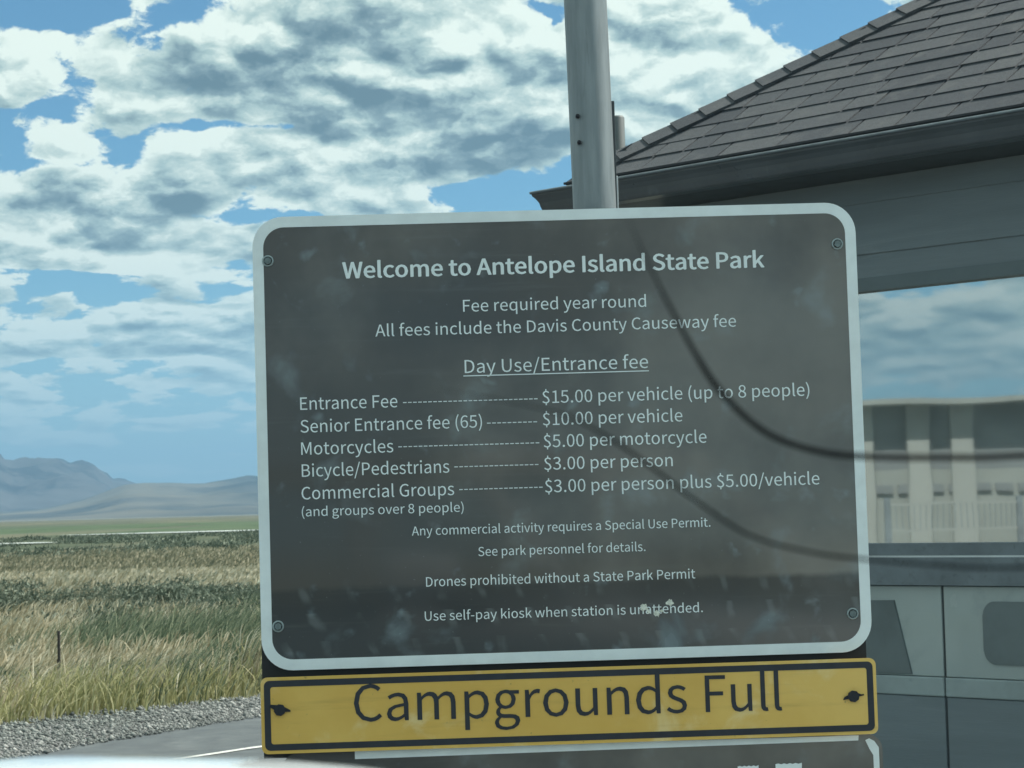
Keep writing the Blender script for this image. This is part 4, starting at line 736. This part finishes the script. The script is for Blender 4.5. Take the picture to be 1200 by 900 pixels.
def shingle(bm, plane, x0, x1, t0, t1, th, lo, hi):
    f0 = max(x0, lo(t0)); g0 = min(x1, hi(t0)); f1 = max(x0, lo(t1)); g1 = min(x1, hi(t1))
    if g0 - f0 < .012: return False
    if g1 < f1: g1 = f1 = (g1 + f1) / 2
    v = [bm.verts.new(pt(plane, *q)) for q in ((f0, t0, th + .004), (g0, t0, th + .004), (g1, t1, .006), (f1, t1, .006), (f0, t0, .001), (g0, t0, .001), (g1, t1, .001), (f1, t1, .001))]
    for f in ((0, 1, 2, 3), (5, 4, 7, 6), (1, 0, 4, 5), (3, 2, 6, 7), (0, 3, 7, 4), (2, 1, 5, 6)):
        bm.faces.new([v[i] for i in f])
    return True
for plane, (e0, e1) in (('f', (xa, xb)), ('b', (xa, xb)), ('l', (ya, yb)), ('r', (ya, yb))):
    for c in range(ncourse + 1):
        t0 = c * EXP - .012; t1 = t0 + EXP + .045
        lo = lambda t, e0=e0: e0 - .01 + max(t, 0) * cosp; hi = lambda t, e1=e1: e1 + .01 - max(t, 0) * cosp
        x_ = e0 - random.uniform(0, .3)
        while x_ < e1:
            w = random.choice((.16, .24, .30, .30, .34, .36)) * random.uniform(.9, 1.1); th = random.choice((.0075, .0085, .0085, .0105))
            if plane == 'f' and x_ < 3.6 and nsh < 285:
                bm = bmesh.new(); dt = random.uniform(-.002, .002)
                if shingle(bm, 'f', x_, x_ + w - .011, t0 + dt, t1, th, lo, hi): bm_obj('shingle', bm, M['shingle'], booth); nsh += 1
                else: bm.free()
            else:
                shingle(rest, plane, x_, x_ + w - .011, t0, t1, th, lo, hi)
            x_ += w
ro = bm_obj('shingle_field', rest, M['shingle'], booth); ro['kind'] = 'stuff'
# starter course under the first row
box('starter_strip', (xa - .012, ya - .022, RZ - .006), (xb, ya + .05, RZ + .0035), M['deck'], booth)
def hip(corner, dirx, diry):
    h = Vector((dirx, diry, tp)); L_ = h.length * hw_; h.normalize()
    nF = Vector((0, -sinp * diry, cosp)); nL = Vector((-sinp * dirx, 0, cosp))
    rF = Vector((dirx, 0, 0)) - h * h.dot(Vector((dirx, 0, 0))); rF = (rF - nF * rF.dot(nF)).normalized()
    rL = Vector((0, diry, 0)) - h * h.dot(Vector((0, diry, 0))); rL = (rL - nL * rL.dot(nL)).normalized()
    c0 = Vector(corner); k = 0; s = .10
    while s < L_ - .05:
        a = c0 + h * s; b = c0 + h * (s + .20); wd = .115 + random.uniform(-.004, .004); u_ = .028; d_ = .018
        upv = (nF + nL).normalized(); bm = bmesh.new()
        q = [a + rL * wd + nL * u_, a + upv * (u_ + .008), a + rF * wd + nF * u_, b + rL * wd + nL * d_, b + upv * (d_ + .008), b + rF * wd + nF * d_]
        q += [a + rL * wd + nL * (u_ - .010), a + upv * (u_ - .004), a + rF * wd + nF * (u_ - .010), b + rL * wd + nL * .001, b + upv * .004, b + rF * wd + nF * .001]
        v = [bm.verts.new(p) for p in q]
        for f in ((0, 1, 4, 3), (1, 2, 5, 4), (0, 6, 7, 1), (1, 7, 8, 2), (6, 9, 10, 7), (7, 10, 11, 8), (2, 8, 11, 5), (0, 3, 9, 6), (3, 4, 10, 9), (4, 5, 11, 10)): bm.faces.new([v[i] for i in f])
        bm_obj('hip_cap', bm, M['shingle'], booth); s += .142; k += 1
for k_ in range(int((xb - xa - 2 * hw_) / .142) + 1):       # caps along the ridge
    x0_ = xa + hw_ - .02 + k_ * .142; bm = bmesh.new(); q = []
    for xx, u_ in ((x0_, .028), (x0_ + .20, .018)):
        q += [(xx, ya + hw_ - .11 * cosp, rzr - .11 * sinp + u_), (xx, ya + hw_, rzr + u_ + .004), (xx, ya + hw_ + .11 * cosp, rzr - .11 * sinp + u_), (xx, ya + hw_ - .11 * cosp, rzr - .11 * sinp), (xx, ya + hw_ + .11 * cosp, rzr - .11 * sinp)]
    v = [bm.verts.new(p) for p in q]
    for f in ((0, 1, 6, 5), (1, 2, 7, 6), (3, 0, 5, 8), (2, 4, 9, 7), (4, 3, 8, 9), (0, 3, 4, 2, 1), (5, 6, 7, 9, 8)): bm.faces.new([v[i] for i in f])
    bm_obj('ridge_cap', bm, M['shingle'], booth)
hip((xa, yb, RZ), 1, -1); hip((xb, yb, RZ), -1, -1)
hip((xa, ya, RZ), 1, 1); hip((xb, ya, RZ), -1, 1)

# a grey post behind the booth's corner
gp_ = empty('vent_post', (.560, 11.0, 0)); tag(gp_, 'short-topped grey post rising behind the left end of the booth roof', 'post')
bm = bmesh.new(); add_tube(bm, [(0, 0, 0), (0, 0, 3.225), (0, 0, 3.235)], [.037, .037, .031], 20); bm_obj('post', bm, M['post_grey'], gp_, True)
bm = bmesh.new(); add_tube(bm, [(.03, -.005, 3.075), (.042, -.006, 3.075)], [.011, .009], 10); bm_obj('bolt', bm, M['bolt_dark'], gp_, True)

# fence post in the field
fp = empty('fence_post', (-4.93, 23.9, float(ground_z(np.array([-4.93]), np.array([23.9]))[0]))); tag(fp, 'thin dark fence post standing alone in the dry grass at left', 'post')
bm = bmesh.new(); add_box(bm, (-.014, -.014, -.1), (.014, .014, .90), .003); add_box(bm, (-.020, -.02, .55), (.020, -.014, .60)); bm_obj('post', bm, M['old_wood'], fp)

# ------------------------------------------------------------------ what the booth window mirrors: a pale low building with its railing, left of the road
PG = BC + Vector((0.71691061, 0.6971651, 0)) * (WY + .03); NG = Vector((0.71691061, 0.6971651, 0))
def mir(p): p = Vector(p); return p - NG * 2 * (p - PG).dot(NG)
def mbox(name, lo, hi, material, parent, org):
    bm = bmesh.new(); add_box(bm, lo, hi)
    for v in bm.verts: v.co = mir(v.co) - Vector(org)
    return bm_obj(name, bm, material, parent)
og = mir((6, 24, 0)); rb = empty('roadside_building', og); tag(rb, 'low pale building with dark upper band, mirrored in the booth window', 'building')
M['band'] = mat('grey_upper_band', (.15, .175, .185), .8, 0, var=.15, scale=1.0, bump=.3, bscale=12, stretch=(1, 1, 4)); M['pillar'] = mat('pale_pillar', (.26, .29, .28), .85, 0, var=.1, scale=2)
mbox('wall', (.5, 24.3, 0), (16, 30, 1.58), M['stucco'], rb, og); mbox('upper_band', (.5, 24.31, 1.58), (16, 30, 2.30), M['band'], rb, og)
for x0, x1 in ((3.78, 3.94), (4.30, 4.54), (4.76, 5.02), (6.6, 6.9), (9, 9.3)): mbox('pillar', (x0, 24.22, 0), (x1, 24.29, 2.33), M['pillar'], rb, og)
mbox('roof', (.3, 23.9, 2.30), (16.2, 30.2, 2.36), M['stucco'], rb, og)
for k in range(12): mbox('block', (3.95 + k * .26, 24.26, 1.33), (4.15 + k * .26, 24.30, 1.42), M['band'], rb, og)
og2 = mir((3.6, 15.5, 0)); rl = empty('railing', og2); tag(rl, 'pale metal railing in front of the low building, mirrored in the booth window', 'railing')
for z_ in (1.235, 1.06): mbox('rail', (2.6, 15.5, z_), (3.50, 15.52, z_ + .016), M['pillar'], rl, og2)
for k in range(22): mbox('baluster', (2.62 + k * .04, 15.505, 1.07), (2.625 + k * .04, 15.510, 1.24), M['ledge'], rl, og2)
for x_ in (2.58, 3.5): mbox('railing_post', (x_, 15.49, 0), (x_ + .04, 15.53, 1.29), M['ledge'], rl, og2)
og3 = mir((3.55, 15.2, 0)); bo = mbox('bollard', (3.53, 15.2, 0), (3.585, 15.26, 1.27), M['red'], None, og3); bo.location = og3; tag(bo, 'faded red bollard at the end of the railing, mirrored in the booth window', 'bollard')

# ------------------------------------------------------------------ the car the picture is taken from
car = empty('car', (0, 0, 0), math.radians(45)); tag(car, 'white car in the foreground, the pale top of its door mirror along the bottom edge', 'car')
def cp(h, l, z_): return (h, l, z_)     # heading, left, up
body = bmesh.new()
sec = [(-2.5, .55, .80), (-2.45, .95, .84), (-1.9, 1.0, .88), (-1.2, 1.0, .90), (-.2, 1.0, .90), (.9, .98, .90), (1.3, .95, .88), (2.0, .88, .85), (2.25, .72, .78)]
rings = []
for h, zt, wd in sec:
    ring = []
    for (l, z_) in ((wd - .12, .25), (wd, .35), (wd + .02, .6), (wd - .02, zt - .12), (wd - .08, zt), (0, zt + .01), (-wd + .08, zt), (-wd + .02, zt - .12), (-wd - .02, .6), (-wd, .35), (-wd + .12, .25)):
        ring.append(body.verts.new((h, l - .55, z_)))
    rings.append(ring)
for r0, r1 in zip(rings, rings[1:]):
    for k in range(len(r0) - 1): body.faces.new((r0[k], r0[k + 1], r1[k + 1], r1[k]))
body.faces.new(rings[0]); body.faces.new(rings[-1][::-1])
bm_obj('body', body, M['car_white'], car, True)
for l in (.30, -1.40):
    tube('window_seal', [(-1.9, l, 1.012), (0, l, 1.015), (.85, l, 1.0)], .012, M['rubber'], car, 8)
    for pts_ in ([(.95, l, 1.0), (.30, l - math.copysign(.10, l + .55), 1.58)], [(-.25, l, 1.0), (-.28, l - math.copysign(.10, l + .55), 1.60)], [(-2.0, l, 1.0), (-1.6, l - math.copysign(.10, l + .55), 1.57)]): tube('window_pillar', pts_, .03, M['car_white'], car, 10)
    for h in (-1.55, 1.45):
        bm = bmesh.new(); s_ = math.copysign(1, l + .55); add_tube(bm, [(h, l + s_ * .02, .33), (h, l + s_ * .04, .33), (h, l - s_ * .18, .33)], [.27, .33, .33], 28); w = bm_obj('wheel', bm, M['rubber'], car, True)
        bm = bmesh.new(); add_tube(bm, [(h, l + s_ * .045, .33), (h, l + s_ * .02, .33)], [.19, .21], 20); bm_obj('rim', bm, M['bolt'], w, True)
bm = bmesh.new(); add_box(bm, (-1.75, -1.30, 1.56), (.35, .20, 1.62), .025); bm_obj('roof', bm, M['car_white'], car, False)
# door mirror housing (worked in world axes, then brought into the car's)
MI = Matrix.Rotation(-math.radians(45), 4, 'Z')
bm = bmesh.new(); nu, nv = 40, 20; grid = []
for i in range(nv + 1):
    row = []
    ph = PI * (i / nv - .5)
    for j in range(nu):
        th = 2 * PI * j / nu; sp = lambda v, e: math.copysign(abs(v) ** e, v)
        a = sp(math.cos(ph), .55); x_ = a * sp(math.cos(th), .45) * .150; y_ = a * sp(math.sin(th), .6) * .055; z_ = sp(math.sin(ph), .55) * .082
        tx_ = (x_ + .15) / .30
        z_ *= 1 - .16 * max(0, tx_ - .35) ** 1.6 * 1.9
        row.append(bm.verts.new(MI @ Vector((x_ - .1270, y_ + .775, z_ + 1.1345))))
    grid.append(row)
for i in range(nv):
    for j in range(nu): bm.faces.new((grid[i][j], grid[i][(j + 1) % nu], grid[i + 1][(j + 1) % nu], grid[i + 1][j]))
bmesh.ops.remove_doubles(bm, verts=bm.verts[:], dist=1e-5)
mh = bm_obj('door_mirror', bm, M['car_white'], car, True)
tube('mirror_arm', [MI @ Vector((-.05, .775, 1.08)), MI @ Vector((.0, .66, 1.0)), MI @ Vector((.10, .55, .985))], [.03, .035, .03], M['rubber'], mh, 10)

# thin strands added for dark car-window reflections, far out of focus
def smooth(pts, k=6):
    P = [Vector(p) for p in pts]; P = [P[0] * 2 - P[1]] + P + [P[-1] * 2 - P[-2]]; out = []
    for i in range(1, len(P) - 2):
        for j in range(k):
            t = j / k; a, b, c, d = P[i - 1:i + 3]
            out.append(.5 * ((2 * b) + (c - a) * t + (2 * a - 5 * b + 4 * c - d) * t * t + (3 * b - 3 * c + d - a) * t ** 3))
    return out + [P[-2]]
def reflection_strand(pts, r, label):
    org = Vector(pts[0]); bm = bmesh.new(); sp = smooth(pts); n_ = len(sp)
    add_tube(bm, [p - org for p in sp], [r * min(1, .08 + 4.0 * i / n_) for i in range(n_)], 8)
    o = bm_obj('reflection_strand', bm, M['reflection_strand'], None, True); o.location = org; tag(o, label, 'reflection_strand')
reflection_strand([[0.0304, 0.55, 1.3697], [0.0368, 0.55, 1.355], [0.0458, 0.55, 1.3367], [0.0528, 0.55, 1.3259], [0.0631, 0.55, 1.3165], [0.0757, 0.55, 1.3117], [0.0883, 0.55, 1.3101], [0.1073, 0.55, 1.3094], [0.1263, 0.55, 1.3094], [.20, .56, 1.312], [.30, .58, 1.33]], .00075, 'blurred dark car-window reflection added as a strand, drooping from the sign title to the right, the upper and thicker one')
reflection_strand([[-.02, .55, 1.330], [0.0083, 0.55, 1.3239], [0.0208, 0.55, 1.3183], [0.0333, 0.55, 1.3095], [0.0457, 0.55, 1.2996], [0.0581, 0.55, 1.2913], [0.0727, 0.55, 1.2869], [0.0853, 0.55, 1.2849], [0.1042, 0.55, 1.2829], [0.1253, 0.55, 1.2818], [.20, .56, 1.283], [.30, .58, 1.30]], .00042, 'faint blurred car-window reflection added as a strand, crossing the lower half of the sign, the lower one')

# ------------------------------------------------------------------ air
hz = box('haze', (-27000, -9500, -25), (27000, 31000, 900), None)
hm = bpy.data.materials.new('haze_air'); hm.use_nodes = True; n = NT(hm.node_tree); n.n.clear()
pv = n.node('ShaderNodeVolumePrincipled'); pv.inputs['Color'].default_value = (.36, .64, .92, 1); pv.inputs['Density'].default_value = HAZE; pv.inputs['Anisotropy'].default_value = .25
out = n.node('ShaderNodeOutputMaterial'); n.l.new(pv.outputs[0], out.inputs['Volume']); hz.data.materials.append(hm)
tag(hz, 'thin pale air between the camera and the far mountains', 'haze', kind='stuff')
